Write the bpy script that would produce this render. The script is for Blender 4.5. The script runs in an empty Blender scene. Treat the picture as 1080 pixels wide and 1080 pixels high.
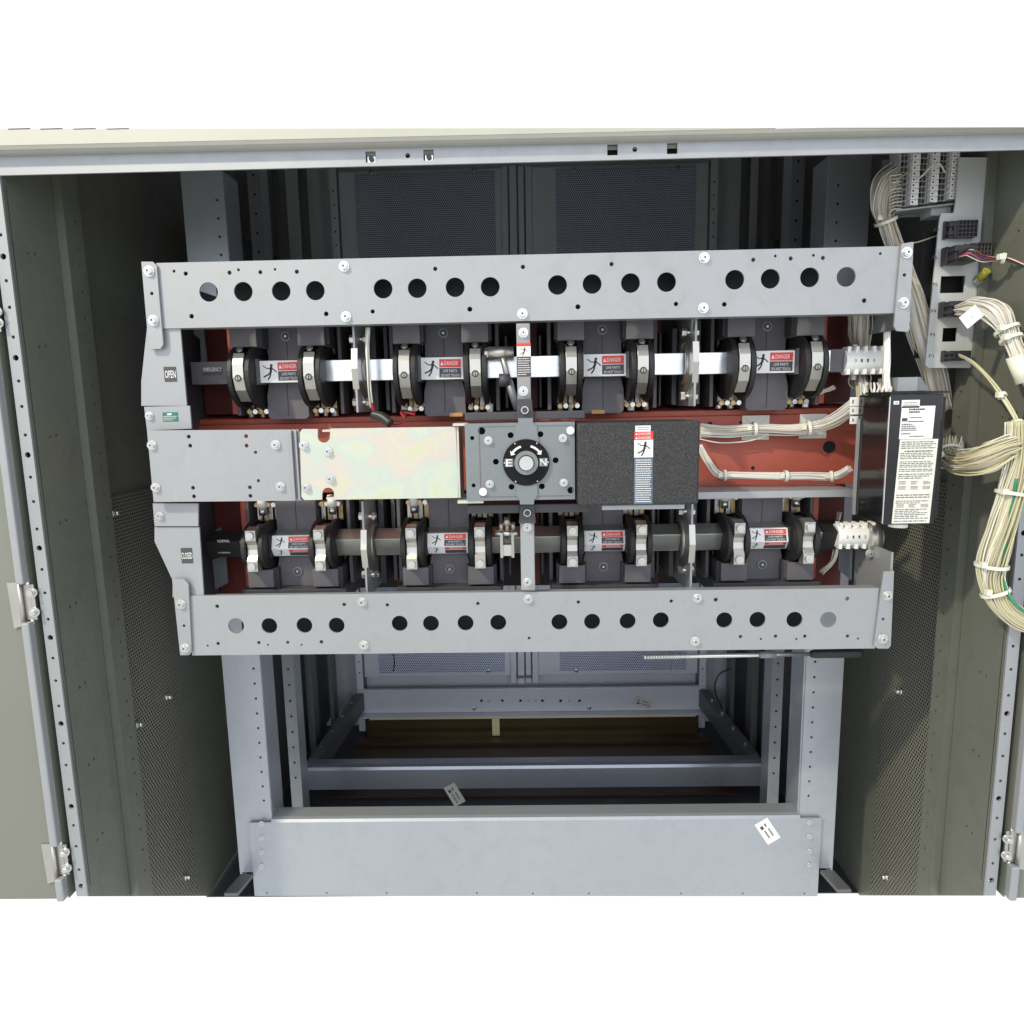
import bpy, bmesh, math, random
from mathutils import Vector, Matrix
random.seed(7)
S = bpy.context.scene
COL = S.collection
# ------------------------------------------------------------------ camera
FPX = 740.0
CAM = Vector((0, -.84, .86))
def _basis(yaw=1.06, pitch=8.75, roll=1.08):
    y, p, r = map(math.radians, (yaw, pitch, roll))
    f = Vector((-math.sin(y)*math.cos(p), math.cos(y)*math.cos(p), -math.sin(p)))
    R = f.cross(Vector((0, 0, 1))).normalized(); U = R.cross(f)
    return R*math.cos(r)-U*math.sin(r), R*math.sin(r)+U*math.cos(r), f
RV, UV, FV = _basis()
cd = bpy.data.cameras.new('camera'); cam = bpy.data.objects.new('camera', cd); COL.objects.link(cam)
m = Matrix((RV, UV, -FV)).transposed().to_4x4(); m.translation = CAM
cam.matrix_world = m
cd.sensor_width = 36; cd.lens = 36*FPX/1080; cd.clip_start = .02; cd.clip_end = 100
S.camera = cam
S.render.resolution_x = S.render.resolution_y = 1024
# ------------------------------------------------------------------ world (plain white surround, uneven light added behind the photographer)
w = bpy.data.worlds.new('World'); S.world = w; w.use_nodes = True
nt = w.node_tree; bg = nt.nodes['Background']
tc = nt.nodes.new('ShaderNodeTexCoord'); sp = nt.nodes.new('ShaderNodeSeparateXYZ')
nt.links.new(tc.outputs['Generated'], sp.inputs[0])
def mth(t, op, a, b=None, c=None, clamp=False):
    n = t.nodes.new('ShaderNodeMath'); n.operation = op; n.use_clamp = clamp
    for i, v in enumerate((a, b, c)):
        if v is None: continue
        if isinstance(v, (int, float)): n.inputs[i].default_value = v
        else: t.links.new(v, n.inputs[i])
    return n.outputs[0]
def mixc(t, fac, a, b, mode='MIX'):
    n = t.nodes.new('ShaderNodeMix'); n.data_type = 'RGBA'; n.blend_type = mode
    for s, v in ((n.inputs[0], fac), (n.inputs[6], a), (n.inputs[7], b)):
        if isinstance(v, (int, float)): s.default_value = v
        elif isinstance(v, tuple): s.default_value = v if len(v) == 4 else (*v, 1)
        else: t.links.new(v, s)
    return n.outputs[2]
X_, Y_, Z_ = sp.outputs
# white all round the cabinet; behind the photographer: light zones added high up, in a strip at eye level, and below
col = (1.12, 1.12, 1.12)
behind = mth(nt, 'MULTIPLY_ADD', Y_, -4.0, .2, True)
high = mth(nt, 'MULTIPLY_ADD', Z_, 3.2, -.8, True)
low = mth(nt, 'MULTIPLY_ADD', Z_, -5.0, -.05, True)
strip = mth(nt, 'MULTIPLY', mth(nt, 'MULTIPLY_ADD', mth(nt, 'ABSOLUTE', mth(nt, 'SUBTRACT', Z_, .07)), -14.0, 1.9, True), 1.0)
nz = nt.nodes.new('ShaderNodeTexNoise'); nz.inputs['Scale'].default_value = 2.6; nz.inputs['Detail'].default_value = 1
nt.links.new(tc.outputs['Generated'], nz.inputs['Vector'])
patch = mth(nt, 'MULTIPLY_ADD', nz.outputs[0], 5.0, -2.0, True)
rcol = mixc(nt, patch, (.30, .31, .32), (.55, .57, .60))
rcol = mixc(nt, low, rcol, (.93, .95, .92))
rcol = mixc(nt, high, rcol, (.95, 1.0, 1.1))
front = mth(nt, 'MULTIPLY', mth(nt, 'MULTIPLY_ADD', Y_, -3.2, -1.9, True), mth(nt, 'MULTIPLY_ADD', Z_, 3.5, .45, True))
rcol = mixc(nt, front, rcol, (2.1, 2.2, 2.42))
rcol = mixc(nt, strip, rcol, (1.5, 1.6, 1.75))
col = mixc(nt, behind, (1.12, 1.12, 1.12, 1), rcol)
nt.links.new(col, bg.inputs[0]); bg.inputs[1].default_value = 1.0
# ------------------------------------------------------------------ key lamp: high, in front, a little left
ld = bpy.data.lights.new('key_lamp', 'AREA'); ld.shape = 'DISK'; ld.size = .14; ld.energy = 72; ld.color = (1, .91, .68)
lo = bpy.data.objects.new('key_lamp', ld); COL.objects.link(lo); lo.location = (-1.55, -1.45, 2.65)
lo.rotation_euler = (Vector((.05, .1, .6))-lo.location).to_track_quat('-Z', 'Y').to_euler()
S.view_settings.view_transform = 'Standard'; S.view_settings.look = 'None'
S.view_settings.exposure = 0; S.view_settings.gamma = 1; S.view_settings.use_curve_mapping = False
S.render.engine = 'CYCLES'

# ------------------------------------------------------------------ pixel helpers (photo pixels -> points at a real depth)
def at(px, py, Y):
    d = FV + RV*((px-540)/FPX) - UV*((py-540)/FPX)
    return CAM + d*((Y-CAM.y)/d.y)
def atX(px, py, X):
    d = FV + RV*((px-540)/FPX) - UV*((py-540)/FPX)
    return CAM + d*((X-CAM.x)/d.x)
def xz(px, py, Y):
    p = at(px, py, Y); return p.x, p.z
# the modelled section of the cabinet ends at these heights
def zlo(Y, x=0.): return .2165 - .7645*Y - .0035*x/.6
def zhi(Y, x=0.): return 1.165 + .365*Y - .0135*x/.57

# ------------------------------------------------------------------ materials
MATS = {}
def mat(name, color, rough=.5, metal=0., bump=0., bscale=200., var=0., vscale=6., stretch=None, spec=.5, coat=0., wear=0.):
    if name in MATS: return MATS[name]
    M = bpy.data.materials.new(name); M.use_nodes = True; t = M.node_tree; b = t.nodes['Principled BSDF']
    b.inputs['Roughness'].default_value = rough; b.inputs['Metallic'].default_value = metal
    b.inputs['Specular IOR Level'].default_value = spec; b.inputs['Coat Weight'].default_value = coat
    tc = t.nodes.new('ShaderNodeTexCoord'); geo = t.nodes.new('ShaderNodeNewGeometry'); vec = geo.outputs['Position']
    if stretch:
        mp = t.nodes.new('ShaderNodeMapping'); mp.inputs['Scale'].default_value = stretch; t.links.new(vec, mp.inputs[0]); vec = mp.outputs[0]
    n = t.nodes.new('ShaderNodeTexNoise'); n.inputs['Scale'].default_value = vscale; n.inputs['Detail'].default_value = 5
    t.links.new(vec, n.inputs['Vector'])
    v = var if var else .06
    k = mth(t, 'MULTIPLY_ADD', n.outputs[0], 2*v, 1-v)
    if wear:
        g2 = t.nodes.new('ShaderNodeTexNoise'); g2.inputs['Scale'].default_value = 34; g2.inputs['Detail'].default_value = 8; g2.inputs['Roughness'].default_value = .75; g2.inputs['Distortion'].default_value = .4
        t.links.new(geo.outputs['Position'], g2.inputs['Vector'])
        smudge = mth(t, 'MULTIPLY_ADD', g2.outputs[0], 4.5, -2.2, True)
        k = mth(t, 'MULTIPLY', k, mth(t, 'MULTIPLY_ADD', smudge, -wear, 1.0))
        mp2 = t.nodes.new('ShaderNodeMapping'); mp2.inputs['Scale'].default_value = (1, 1, .06); mp2.inputs['Rotation'].default_value = (0, .7, 0)
        t.links.new(geo.outputs['Position'], mp2.inputs[0])
        g3 = t.nodes.new('ShaderNodeTexNoise'); g3.inputs['Scale'].default_value = 260; g3.inputs['Detail'].default_value = 1
        t.links.new(mp2.outputs[0], g3.inputs['Vector'])
        scr = mth(t, 'MULTIPLY_ADD', g3.outputs[0], 22, -16.2, True)
        k = mth(t, 'MULTIPLY_ADD', scr, wear*.9, k)
    c = mixc(t, 1.0, (*color, 1), k, 'MULTIPLY')
    t.links.new(c, b.inputs['Base Color'])
    r = mth(t, 'MULTIPLY_ADD', g2.outputs[0] if wear else n.outputs[0], .45 if wear else .16, rough-(.225 if wear else .08)); t.links.new(r, b.inputs['Roughness'])
    if bump:
        n2 = t.nodes.new('ShaderNodeTexNoise'); n2.inputs['Scale'].default_value = bscale; n2.inputs['Detail'].default_value = 2
        t.links.new(vec, n2.inputs['Vector'])
        bp = t.nodes.new('ShaderNodeBump'); bp.inputs['Strength'].default_value = bump; bp.inputs['Distance'].default_value = .001
        t.links.new(n2.outputs[0], bp.inputs['Height']); t.links.new(bp.outputs[0], b.inputs['Normal'])
    MATS[name] = M; return M
STEEL = mat('grey_painted_steel', (.345, .355, .37), .40, .3, .06, 900, .05, 9, wear=.07)
STEEL2 = mat('grey_gearbox_steel', (.205, .225, .235), .42, .3, .06, 900, .06, 12, wear=.10)
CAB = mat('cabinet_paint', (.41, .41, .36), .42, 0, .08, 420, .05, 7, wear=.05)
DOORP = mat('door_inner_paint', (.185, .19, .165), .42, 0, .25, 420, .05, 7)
CABIN = mat('cabinet_paint_shaded', (.140, .146, .120), .40, 0, .3, 420, .08, 5, wear=.16)  # same paint as the cabinet, darkened to imitate the shade inside
FRAME = mat('frame_steel', (.40, .425, .46), .36, .4, .08, 500, .07, 6, (1, 1, .25), wear=.09)
REAR = mat('rear_panel_paint', (.78, .80, .86), .45, .1, .1, 400, .06, 5, wear=.08)
ZINC = mat('bright_bolt_zinc', (.66, .66, .64), .25, .9, 0, 300, .1, 40)
NICK = mat('clamp_nickel', (.50, .485, .45), .36, .85, .1, 500, .14, 30)
BAR = mat('zinc_bar', (.90, .93, .95), .22, .85, .05, 200, .08, 18, (1, 4, 4))
MOLD = mat('grey_moulding', (.118, .11, .122), .52, 0, .25, 1100, .1, 20, wear=.14)
MOLDD = mat('dark_moulding', (.055, .055, .062), .5, 0, .2, 900, .1, 20)
BLACK = mat('black_plastic', (.011, .011, .012), .55, 0, .1, 500, .2, 20)
DIALB = mat('dial_black', (.006, .006, .007), .6, spec=.2)
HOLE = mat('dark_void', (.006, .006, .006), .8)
GLOSS = mat('black_gloss_sheet', (.012, .012, .013), .12, 0, .02, 60, .1, 10)
RED = mat('red_fibreglass', (.37, .080, .05), .5, 0, .25, 260, .16, 30, (1, 1, 5))
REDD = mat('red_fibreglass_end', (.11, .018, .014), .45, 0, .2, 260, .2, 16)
COPPER = mat('braid_copper', (.55, .40, .20), .35, .9, .6, 700, .3, 60)
AMBER = mat('amber_insulator', (.50, .26, .07), .35)
WHITE = mat('white_nylon', (.88, .88, .86), .4, 0, .05, 300, .04, 20)
PAPER = mat('label_paper', (.80, .80, .78), .55)
PAPERC = mat('label_paper_cream', (.70, .69, .62), .6)
INK = mat('label_ink', (.03, .03, .035), .6)
LRED = mat('label_red', (.72, .05, .04), .45)
LGREEN = mat('label_green', (.02, .16, .13), .4)
LBLUE = mat('label_blue_grey', (.10, .13, .18), .45)
LGREY = mat('label_charcoal', (.06, .06, .07), .5)
WIREW = mat('wire_white', (.70, .68, .63), .42, 0, 0, 1, .05, 20)
WIREC = mat('wire_cream', (.52, .46, .34), .45, 0, 0, 1, .05, 20)
WIREY = mat('wire_yellowed', (.55, .53, .32), .45, 0, 0, 1, .05, 20)
WIREG = mat('wire_green', (.02, .22, .09), .4)
WIRER = mat('wire_red', (.5, .02, .03), .4)
WIREO = mat('wire_orange', (.75, .25, .03), .4)
WIREP = mat('wire_purple', (.25, .06, .28), .4)
WIREK = mat('wire_black', (.02, .02, .02), .4)
TIE = mat('cable_tie', (.74, .74, .62), .4)
GREYW = mat('terminal_grey', (.42, .43, .44), .5)
CONN = mat('connector_black', (.03, .028, .035), .45, 0, .1, 400)
GLINT = mat('pale_gold_glint', (.95, .88, .50), .35, .1)  # bright gold colour imitating light reflected around the kick plate
XBAR = mat('glossy_frame_steel', (.42, .45, .51), .30, .6, 0, 400, .06, 6)
POSTP = mat('rear_post_paint', (.13, .135, .14), .45, .1, .1, 400)
WOOD = mat('dark_wood_floor', (.06, .032, .016), .35, 0, .2, 60, .5, 14, (1, 12, 1))
YEL = mat('yellow_lug', (.45, .42, .05), .5)

def zinc_plate():
    M = bpy.data.materials.new('iridescent_zinc_plate'); M.use_nodes = True; t = M.node_tree; b = t.nodes['Principled BSDF']
    g = t.nodes.new('ShaderNodeNewGeometry')
    n = t.nodes.new('ShaderNodeTexNoise'); n.inputs['Scale'].default_value = 24; n.inputs['Detail'].default_value = 6; n.inputs['Distortion'].default_value = .8
    t.links.new(g.outputs['Position'], n.inputs['Vector'])
    r = t.nodes.new('ShaderNodeValToRGB'); t.links.new(n.outputs[0], r.inputs[0])
    e = r.color_ramp.elements; e[0].position = .30; e[0].color = (.50, .53, .36, 1); e[1].position = .75; e[1].color = (.52, .53, .38, 1)
    for p, c in ((.42, (.51, .55, .46, 1)), (.5, (.46, .53, .47, 1)), (.57, (.53, .49, .46, 1)), (.64, (.55, .52, .42, 1))):
        x = e.new(p); x.color = c
    t.links.new(r.outputs[0], b.inputs['Base Color'])
    b.inputs['Metallic'].default_value = .1; b.inputs['Roughness'].default_value = .45
    return M
ZPLATE = zinc_plate()
def dots(name, base, hole, pitch, plane, rad=.30, rough=.5, metal=0.):
    """perforated sheet: staggered round holes, plane 'XZ' or 'YZ'"""
    M = bpy.data.materials.new(name); M.use_nodes = True; t = M.node_tree; b = t.nodes['Principled BSDF']
    g = t.nodes.new('ShaderNodeNewGeometry'); s = t.nodes.new('ShaderNodeSeparateXYZ'); t.links.new(g.outputs['Position'], s.inputs[0])
    u = s.outputs[0 if plane == 'XZ' else 1]; v = s.outputs[2]
    rowf = mth(t, 'DIVIDE', v, pitch*.866); row = mth(t, 'FLOOR', rowf)
    off = mth(t, 'MULTIPLY', mth(t, 'MODULO', mth(t, 'ADD', row, 1000), 2), .5)
    fu = mth(t, 'SUBTRACT', mth(t, 'FRACT', mth(t, 'ADD', mth(t, 'ADD', mth(t, 'DIVIDE', u, pitch), off), 1000)), .5)
    fv = mth(t, 'MULTIPLY', mth(t, 'SUBTRACT', mth(t, 'SUBTRACT', rowf, row), .5), .866)
    d = mth(t, 'SQRT', mth(t, 'ADD', mth(t, 'MULTIPLY', fu, fu), mth(t, 'MULTIPLY', fv, fv)))
    k = mth(t, 'MULTIPLY_ADD', mth(t, 'SUBTRACT', d, rad), 12, .5, True)
    c = mixc(t, k, (*hole, 1), (*base, 1))
    t.links.new(c, b.inputs['Base Color']); b.inputs['Roughness'].default_value = rough; b.inputs['Metallic'].default_value = metal
    bp = t.nodes.new('ShaderNodeBump'); bp.inputs['Strength'].default_value = .8; bp.inputs['Distance'].default_value = .001
    t.links.new(k, bp.inputs['Height']); t.links.new(bp.outputs[0], b.inputs['Normal'])
    return M
PERFS = dots('perforated_side_sheet', (.21, .205, .165), (.010, .015, .013), .0062, 'YZ', .33)
PERFR = dots('perforated_rear_sheet', (.72, .77, .95), (.07, .065, .11), .0056, 'XZ', .29)
def speckle():
    M = bpy.data.materials.new('black_wrinkle_paint'); M.use_nodes = True; t = M.node_tree; b = t.nodes['Principled BSDF']
    g = t.nodes.new('ShaderNodeNewGeometry')
    n = t.nodes.new('ShaderNodeTexNoise'); n.inputs['Scale'].default_value = 950; n.inputs['Detail'].default_value = 3
    t.links.new(g.outputs['Position'], n.inputs['Vector'])
    k = mth(t, 'MULTIPLY_ADD', n.outputs[0], 7, -3.6, True)
    c = mixc(t, k, (.014, .014, .015, 1), (.085, .085, .09, 1)); t.links.new(c, b.inputs['Base Color'])
    b.inputs['Roughness'].default_value = .5
    bp = t.nodes.new('ShaderNodeBump'); bp.inputs['Strength'].default_value = .7; bp.inputs['Distance'].default_value = .0015
    t.links.new(n.outputs[0], bp.inputs['Height']); t.links.new(bp.outputs[0], b.inputs['Normal'])
    return M
WRINKLE = speckle()

# ------------------------------------------------------------------ mesh builder
class MB:
    def __init__(s): s.v = []; s.f = []; s.m = []; s.sm = []; s.mats = []
    def mi(s, mt):
        if mt not in s.mats: s.mats.append(mt)
        return s.mats.index(mt)
    def add(s, vs, fs, mt, smooth=False):
        o = len(s.v); s.v += [Vector(p) for p in vs]; k = s.mi(mt)
        for f in fs: s.f.append([i+o for i in f]); s.m.append(k); s.sm.append(smooth)
    def box(s, x0, x1, y0, y1, z0, z1, mt):
        vs = [(x, y, z) for x in (x0, x1) for y in (y0, y1) for z in (z0, z1)]
        s.add(vs, [(0, 1, 3, 2), (4, 6, 7, 5), (0, 4, 5, 1), (2, 3, 7, 6), (0, 2, 6, 4), (1, 5, 7, 3)], mt); return s
    def hull8(s, a, b, mt):
        """a, b: two quads (4 pts each) joined"""
        s.add(list(a)+list(b), [(0, 1, 2, 3), (7, 6, 5, 4)]+[(i, i+4, (i+1) % 4+4, (i+1) % 4) for i in range(4)], mt); return s
    def cyl(s, p0, p1, r0, mt, r1=None, n=16, caps=True, smooth=True):
        p0, p1 = Vector(p0), Vector(p1); r1 = r0 if r1 is None else r1
        d = (p1-p0).normalized(); a = d.orthogonal().normalized(); b = d.cross(a)
        ring = lambda p, r: [p+(a*math.cos(2*math.pi*i/n)+b*math.sin(2*math.pi*i/n))*r for i in range(n)]
        s.add(ring(p0, r0)+ring(p1, r1), [(i, (i+1) % n, (i+1) % n+n, i+n) for i in range(n)], mt, smooth)
        if caps: s.add(ring(p0, r0), [tuple(range(n))[::-1]], mt); s.add(ring(p1, r1), [tuple(range(n))], mt)
        return s
    def extr(s, poly, mp, w0, w1, mt, smooth=False):
        """convex/concave polygon (u,v) extruded w0..w1 through map mp(u,v,w)"""
        n = len(poly)
        s.add([mp(u, v, w0) for u, v in poly]+[mp(u, v, w1) for u, v in poly],
              [tuple(range(n))[::-1], tuple(range(n, 2*n))]+[(i, (i+1) % n, (i+1) % n+n, i+n) for i in range(n)], mt); return s
    def plate(s, poly, holes, mp, t, mt, seg=20):
        """sheet with real holes; mp(u,v,w): w=0 front, w=t back. holes (u,v,r) or (u,v,a,b) for rectangles"""
        bm = bmesh.new(); loops = [list(poly)]
        for h in holes:
            if len(h) == 3:
                u, v, r = h; k = seg if r > .004 else 10
                loops.append([(u+r*math.cos(2*math.pi*i/k), v+r*math.sin(2*math.pi*i/k)) for i in range(k)])
            else:
                u, v, a, b = h; loops.append([(u-a, v-b), (u+a, v-b), (u+a, v+b), (u-a, v+b)])
        ed = []
        for lp in loops:
            vs = [bm.verts.new((u, v, 0)) for u, v in lp]
            ed += [bm.edges.new((vs[i], vs[(i+1) % len(vs)])) for i in range(len(vs))]
        bmesh.ops.triangle_fill(bm, use_beauty=True, use_dissolve=False, edges=ed, normal=(0, 0, 1))
        bm.verts.index_update(); co = [v.co.copy() for v in bm.verts]
        tr = [[v.index for v in f.verts] for f in bm.faces]; n = len(co)
        s.add([mp(c.x, c.y, 0) for c in co]+[mp(c.x, c.y, t) for c in co], tr+[[i+n for i in f[::-1]] for f in tr], mt)
        for lp in loops:
            k = len(lp)
            s.add([mp(u, v, 0) for u, v in lp]+[mp(u, v, t) for u, v in lp], [(i, (i+1) % k, (i+1) % k+k, i+k) for i in range(k)], mt, False)
        bm.free(); return s
    def tube(s, pts, r, mt, n=6, rr=None):
        pts = [Vector(p) for p in pts]; N = len(pts); a = None; vs = []
        for i, p in enumerate(pts):
            d = (pts[min(i+1, N-1)]-pts[max(i-1, 0)]).normalized()
            a = d.orthogonal().normalized() if a is None else (a-d*a.dot(d)).normalized()
            b = d.cross(a); q = r if rr is None else rr[i]
            vs += [p+(a*math.cos(2*math.pi*k/n)+b*math.sin(2*math.pi*k/n))*q for k in range(n)]
        fs = [(i*n+k, i*n+(k+1) % n, (i+1)*n+(k+1) % n, (i+1)*n+k) for i in range(N-1) for k in range(n)]
        s.add(vs, fs, mt, True); s.add(vs[:n], [tuple(range(n))[::-1]], mt); s.add(vs[-n:], [tuple(range(n))], mt); return s
ORG = {}
def obj(name, mb, parent=None, label=None, bevel=0., origin=None):
    vs = mb.v; lo_ = Vector([min(v[i] for v in vs) for i in range(3)]); hi_ = Vector([max(v[i] for v in vs) for i in range(3)])
    c = Vector(origin) if origin is not None else (lo_+hi_)/2
    me = bpy.data.meshes.new(name); me.from_pydata([v-c for v in vs], [], mb.f)
    for mt in mb.mats: me.materials.append(mt)
    me.polygons.foreach_set('material_index', mb.m); me.polygons.foreach_set('use_smooth', mb.sm)
    bm = bmesh.new(); bm.from_mesh(me); bmesh.ops.remove_doubles(bm, verts=bm.verts, dist=1e-6)
    if not getattr(mb, 'flat', False): bmesh.ops.recalc_face_normals(bm, faces=bm.faces)
    bm.to_mesh(me); bm.free()
    o = bpy.data.objects.new(name, me); COL.objects.link(o)
    po = ORG[parent.name] if parent else Vector((0, 0, 0))
    o.location = c-po; o.parent = parent; ORG[o.name] = c
    if label: o['label'] = label
    if bevel:
        b = o.modifiers.new('bevel', 'BEVEL'); b.width = bevel; b.segments = 2; b.limit_method = 'ANGLE'; b.angle_limit = math.radians(50)
    return o
def thing(name, label, cat, loc, group=None):
    o = bpy.data.objects.new(name, None); COL.objects.link(o); o.location = loc; ORG[o.name] = Vector(loc)
    o.empty_display_size = .05; o['label'] = label; o['category'] = cat
    if group: o['group'] = group
    return o
def tag(o, label, cat, group=None):
    o['label'] = label; o['category'] = cat
    if group: o['group'] = group
    return o
def fr(Y): return lambda u, v, w: (u, Y+w, v)             # sheet facing the viewer
def sd(X, s): return lambda u, v, w: (X+s*w, u, v)         # sheet facing sideways, u = depth
# ------------------------------------------------------------------ lettering
_T = {}
def text_geo(txt):
    if txt in _T: return _T[txt]
    cu = bpy.data.curves.new('t', 'FONT'); cu.body = txt; cu.align_x = 'CENTER'; cu.align_y = 'CENTER'; cu.resolution_u = 2
    o = bpy.data.objects.new('t', cu); COL.objects.link(o)
    me = bpy.data.meshes.new_from_object(o); vs = [v.co.copy() for v in me.vertices]; fs = [list(p.vertices) for p in me.polygons]
    bpy.data.objects.remove(o); bpy.data.curves.remove(cu); bpy.data.meshes.remove(me)
    x0, x1 = min(v.x for v in vs), max(v.x for v in vs); y0, y1 = min(v.y for v in vs), max(v.y for v in vs)
    vs = [((v.x-(x0+x1)/2)/(x1-x0), (v.y-(y0+y1)/2)/(y1-y0)) for v in vs]
    _T[txt] = (vs, fs); return _T[txt]
def flat(mb, poly, mp, w, mt):
    mb.add([mp(u, v, w) for u, v in poly], [tuple(range(len(poly)))], mt)
def rect(mb, u0, u1, v0, v1, mp, w, mt): flat(mb, [(u0, v0), (u1, v0), (u1, v1), (u0, v1)], mp, w, mt)
def text(mb, txt, u, v, wd, ht, mp, w, mt):
    vs, fs = text_geo(txt); mb.add([mp(u+a*wd, v+b*ht, w) for a, b in vs], fs, mt)
def lines(mb, u0, u1, v1, v0, n, mp, w, mt, fill=.45, rnd=None):
    """rows of fine print, word by word"""
    rnd = rnd or random; h = (v1-v0)/n
    for i in range(n):
        v = v1-h*(i+.5); u = u0; end = u1-(u1-u0)*rnd.choice((0, 0, .05, .1, .3))
        while u < end:
            l = (u1-u0)*rnd.uniform(.05, .16); e = min(u+l, end)
            rect(mb, u, e, v-h*fill/2, v+h*fill/2, mp, w, mt); u = e+(u1-u0)*.025
def figure(mb, u, v, s, mp, w, mt):
    """the shocked-person pictogram"""
    def limb(pts, t):
        for (a, b), (c, d) in zip(pts, pts[1:]):
            L = math.hypot(c-a, d-b); nx, ny = -(d-b)/L*t, (c-a)/L*t
            flat(mb, [(u+(a+nx)*s, v+(b+ny)*s), (u+(a-nx)*s, v+(b-ny)*s), (u+(c-nx)*s, v+(d-ny)*s), (u+(c+nx)*s, v+(d+ny)*s)], mp, w, mt)
    flat(mb, [(u+(.12+.09*math.cos(k*math.pi/4))*s, v+(.38+.09*math.sin(k*math.pi/4))*s) for k in range(8)], mp, w, mt)
    limb([(.1, .3), (.05, -.02)], .075); limb([(.08, .22), (-.16, .2), (-.4, .38)], .03); limb([(.1, .25), (.42, -.02)], .035)
    limb([(.05, 0), (-.1, -.16), (-.4, -.3)], .045); limb([(.06, 0), (0, -.25), (-.16, -.48)], .045)
def danger_label(mb, x0, x1, z0, z1, mp, w=0., tilt=0., text2=('LIVE PARTS', 'DO NOT TOUCH')):
    e = -.00015
    if tilt:
        mp0 = mp; ct, st_ = math.cos(tilt), math.sin(tilt); um_, vm_ = (x0+x1)/2, (z0+z1)/2
        mp = lambda u, v, q: mp0(um_+(u-um_)*ct-(v-vm_)*st_, vm_+(u-um_)*st_+(v-vm_)*ct, q)
    rect(mb, x0, x1, z0, z1, mp, w, PAPER); h = z1-z0; W = x1-x0; um = x0+W*.42
    figure(mb, x0+W*.21, (z0+z1)/2, h*.8, mp, w+e, INK)
    rect(mb, um, x1-W*.02, z0+h*.55, z1-h*.06, mp, w+e, LRED); text(mb, 'DANGER', um+W*.31, z0+h*.745, W*.36, h*.2, mp, w+2*e, PAPER)
    flat(mb, [(um+W*.03, z0+h*.65), (um+W*.11, z0+h*.65), (um+W*.07, z0+h*.84)], mp, w+2*e, PAPER)
    rect(mb, um, x1-W*.02, z0+h*.06, z0+h*.52, mp, w+e, LGREY)
    text(mb, text2[0], um+W*.28, z0+h*.38, W*.36, h*.13, mp, w+2*e, PAPER); text(mb, text2[1], um+W*.28, z0+h*.17, W*.46, h*.13, mp, w+2*e, PAPER)
def lab(name, mb, parent, label=None):
    mb.flat = True; return obj(name, mb, parent, label)
def bolt(x, y, z, parent, r=.0062, name='bolt', mt=None, h=.005, washer=True):
    mb = MB(); mt = mt or ZINC; a0 = random.uniform(0, 1)
    if washer: mb.cyl((x, y-.0012, z), (x, y, z), r*1.0, mt, n=18)
    pts = [(x+r*.74*math.cos(a0+k*math.pi/3), z+r*.74*math.sin(a0+k*math.pi/3)) for k in range(6)]
    mb.extr(pts, lambda u, v, q: (u, q, v), y-h, y-.0012, mt)
    mb.cyl((x, y-h-.0006, z), (x, y-h+.0005, z), r*.5, mt, r1=r*.58, n=12)
    mb.cyl((x, y-h-.0008, z), (x, y-h-.0001, z), r*.2, MOLDD, n=8)
    return obj(name, mb, parent)
def clone(o, loc=None, parent=None):
    c = o.copy(); COL.objects.link(c); c.parent = parent if parent else o.parent
    if loc is not None: c.location = loc
    for ch in list(o.children):
        clone(ch, None, c)
    return c

# ================================================================== CABINET
cab = thing('electrical_cabinet', 'large open grey steel cabinet with perforated side walls around the switch', 'cabinet', (0, 0, 0))
XI = .593
# header rail and canopy strip
yh = at(540, 160, 0)
sq = []
for px, py in ((391, 165.5), (452, 163.5), (646, 158), (709, 156.5)): x, z = xz(px, py, 0); sq.append((x, z, .0058, .0058))
rd = []
for px, py in ((430, 164), (669.5, 157.5)): x, z = xz(px, py, 0); rd.append((x, z, .0028))
mb = MB(); mb.plate([(-.595, 1.1285), (.64, 1.1285), (.64, 1.1498), (-.595, 1.1545)], sq+rd, fr(0), .003, STEEL)
hr = obj('header_rail', mb, cab)
mb = MB(); mb.box(-.25, .25, .012, .014, 1.132, 1.152, HOLE)
obj('backing_strip', mb, hr)
for (x, z, a, b) in sq[:2]:
    mb = MB(); mb.box(x-.0045, x+.0045, .004, .009, z-.0045, z+.003, ZINC); mb.cyl((x, .0015, z-.001), (x, .004, z-.001), .003, MOLDD, n=10)
    obj('cage_nut', mb, hr, 'cage nut in square hole')
mb = MB()
slots = []
for px in (20, 54, 89, 124):
    x, z = xz(px, 133, -.016); slots.append((x, z+.0015, .0125, .004))
zt = lambda x: at(540+x*740/.822, 135.4, -.016).z
zbt = lambda x: 1.1548-.0045*(x+.66)/1.32
xe = -.66
while xe < .66 and zt(xe) > zbt(xe)+.0006: xe += .01
prof = [(-.66, zbt(-.66)), (xe, zbt(xe)), (xe, zt(xe)), (-.66, zt(-.66))]
mb.plate(prof, [h for h in slots if h[1]+h[3] < zt(h[0])-.0004], fr(-.016), .004, CAB)
pf = [(-.016, 1.1545), (-.0135, 1.1512), (-.008, 1.1495), (0, 1.1495), (0, 1.1535), (-.012, 1.1555)]
for k in range(12):
    a_, b_ = -.66+.11*k, -.55+.11*k
    q = lambda u, v, w: (w, u, min(v-.0045*(w+.66)/1.32, zt(w)))
    mb.extr(pf, q, a_, b_, CAB)
cn = obj('canopy_strip', mb, cab, 'beige top strip with a row of slots')
mb = MB()
for h in slots: mb.box(h[0]-h[2], h[0]+h[2], -.0165, -.0161, h[1]-h[3], zt(h[0])-.0002, HOLE)
obj('slot', mb, cn)
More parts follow.
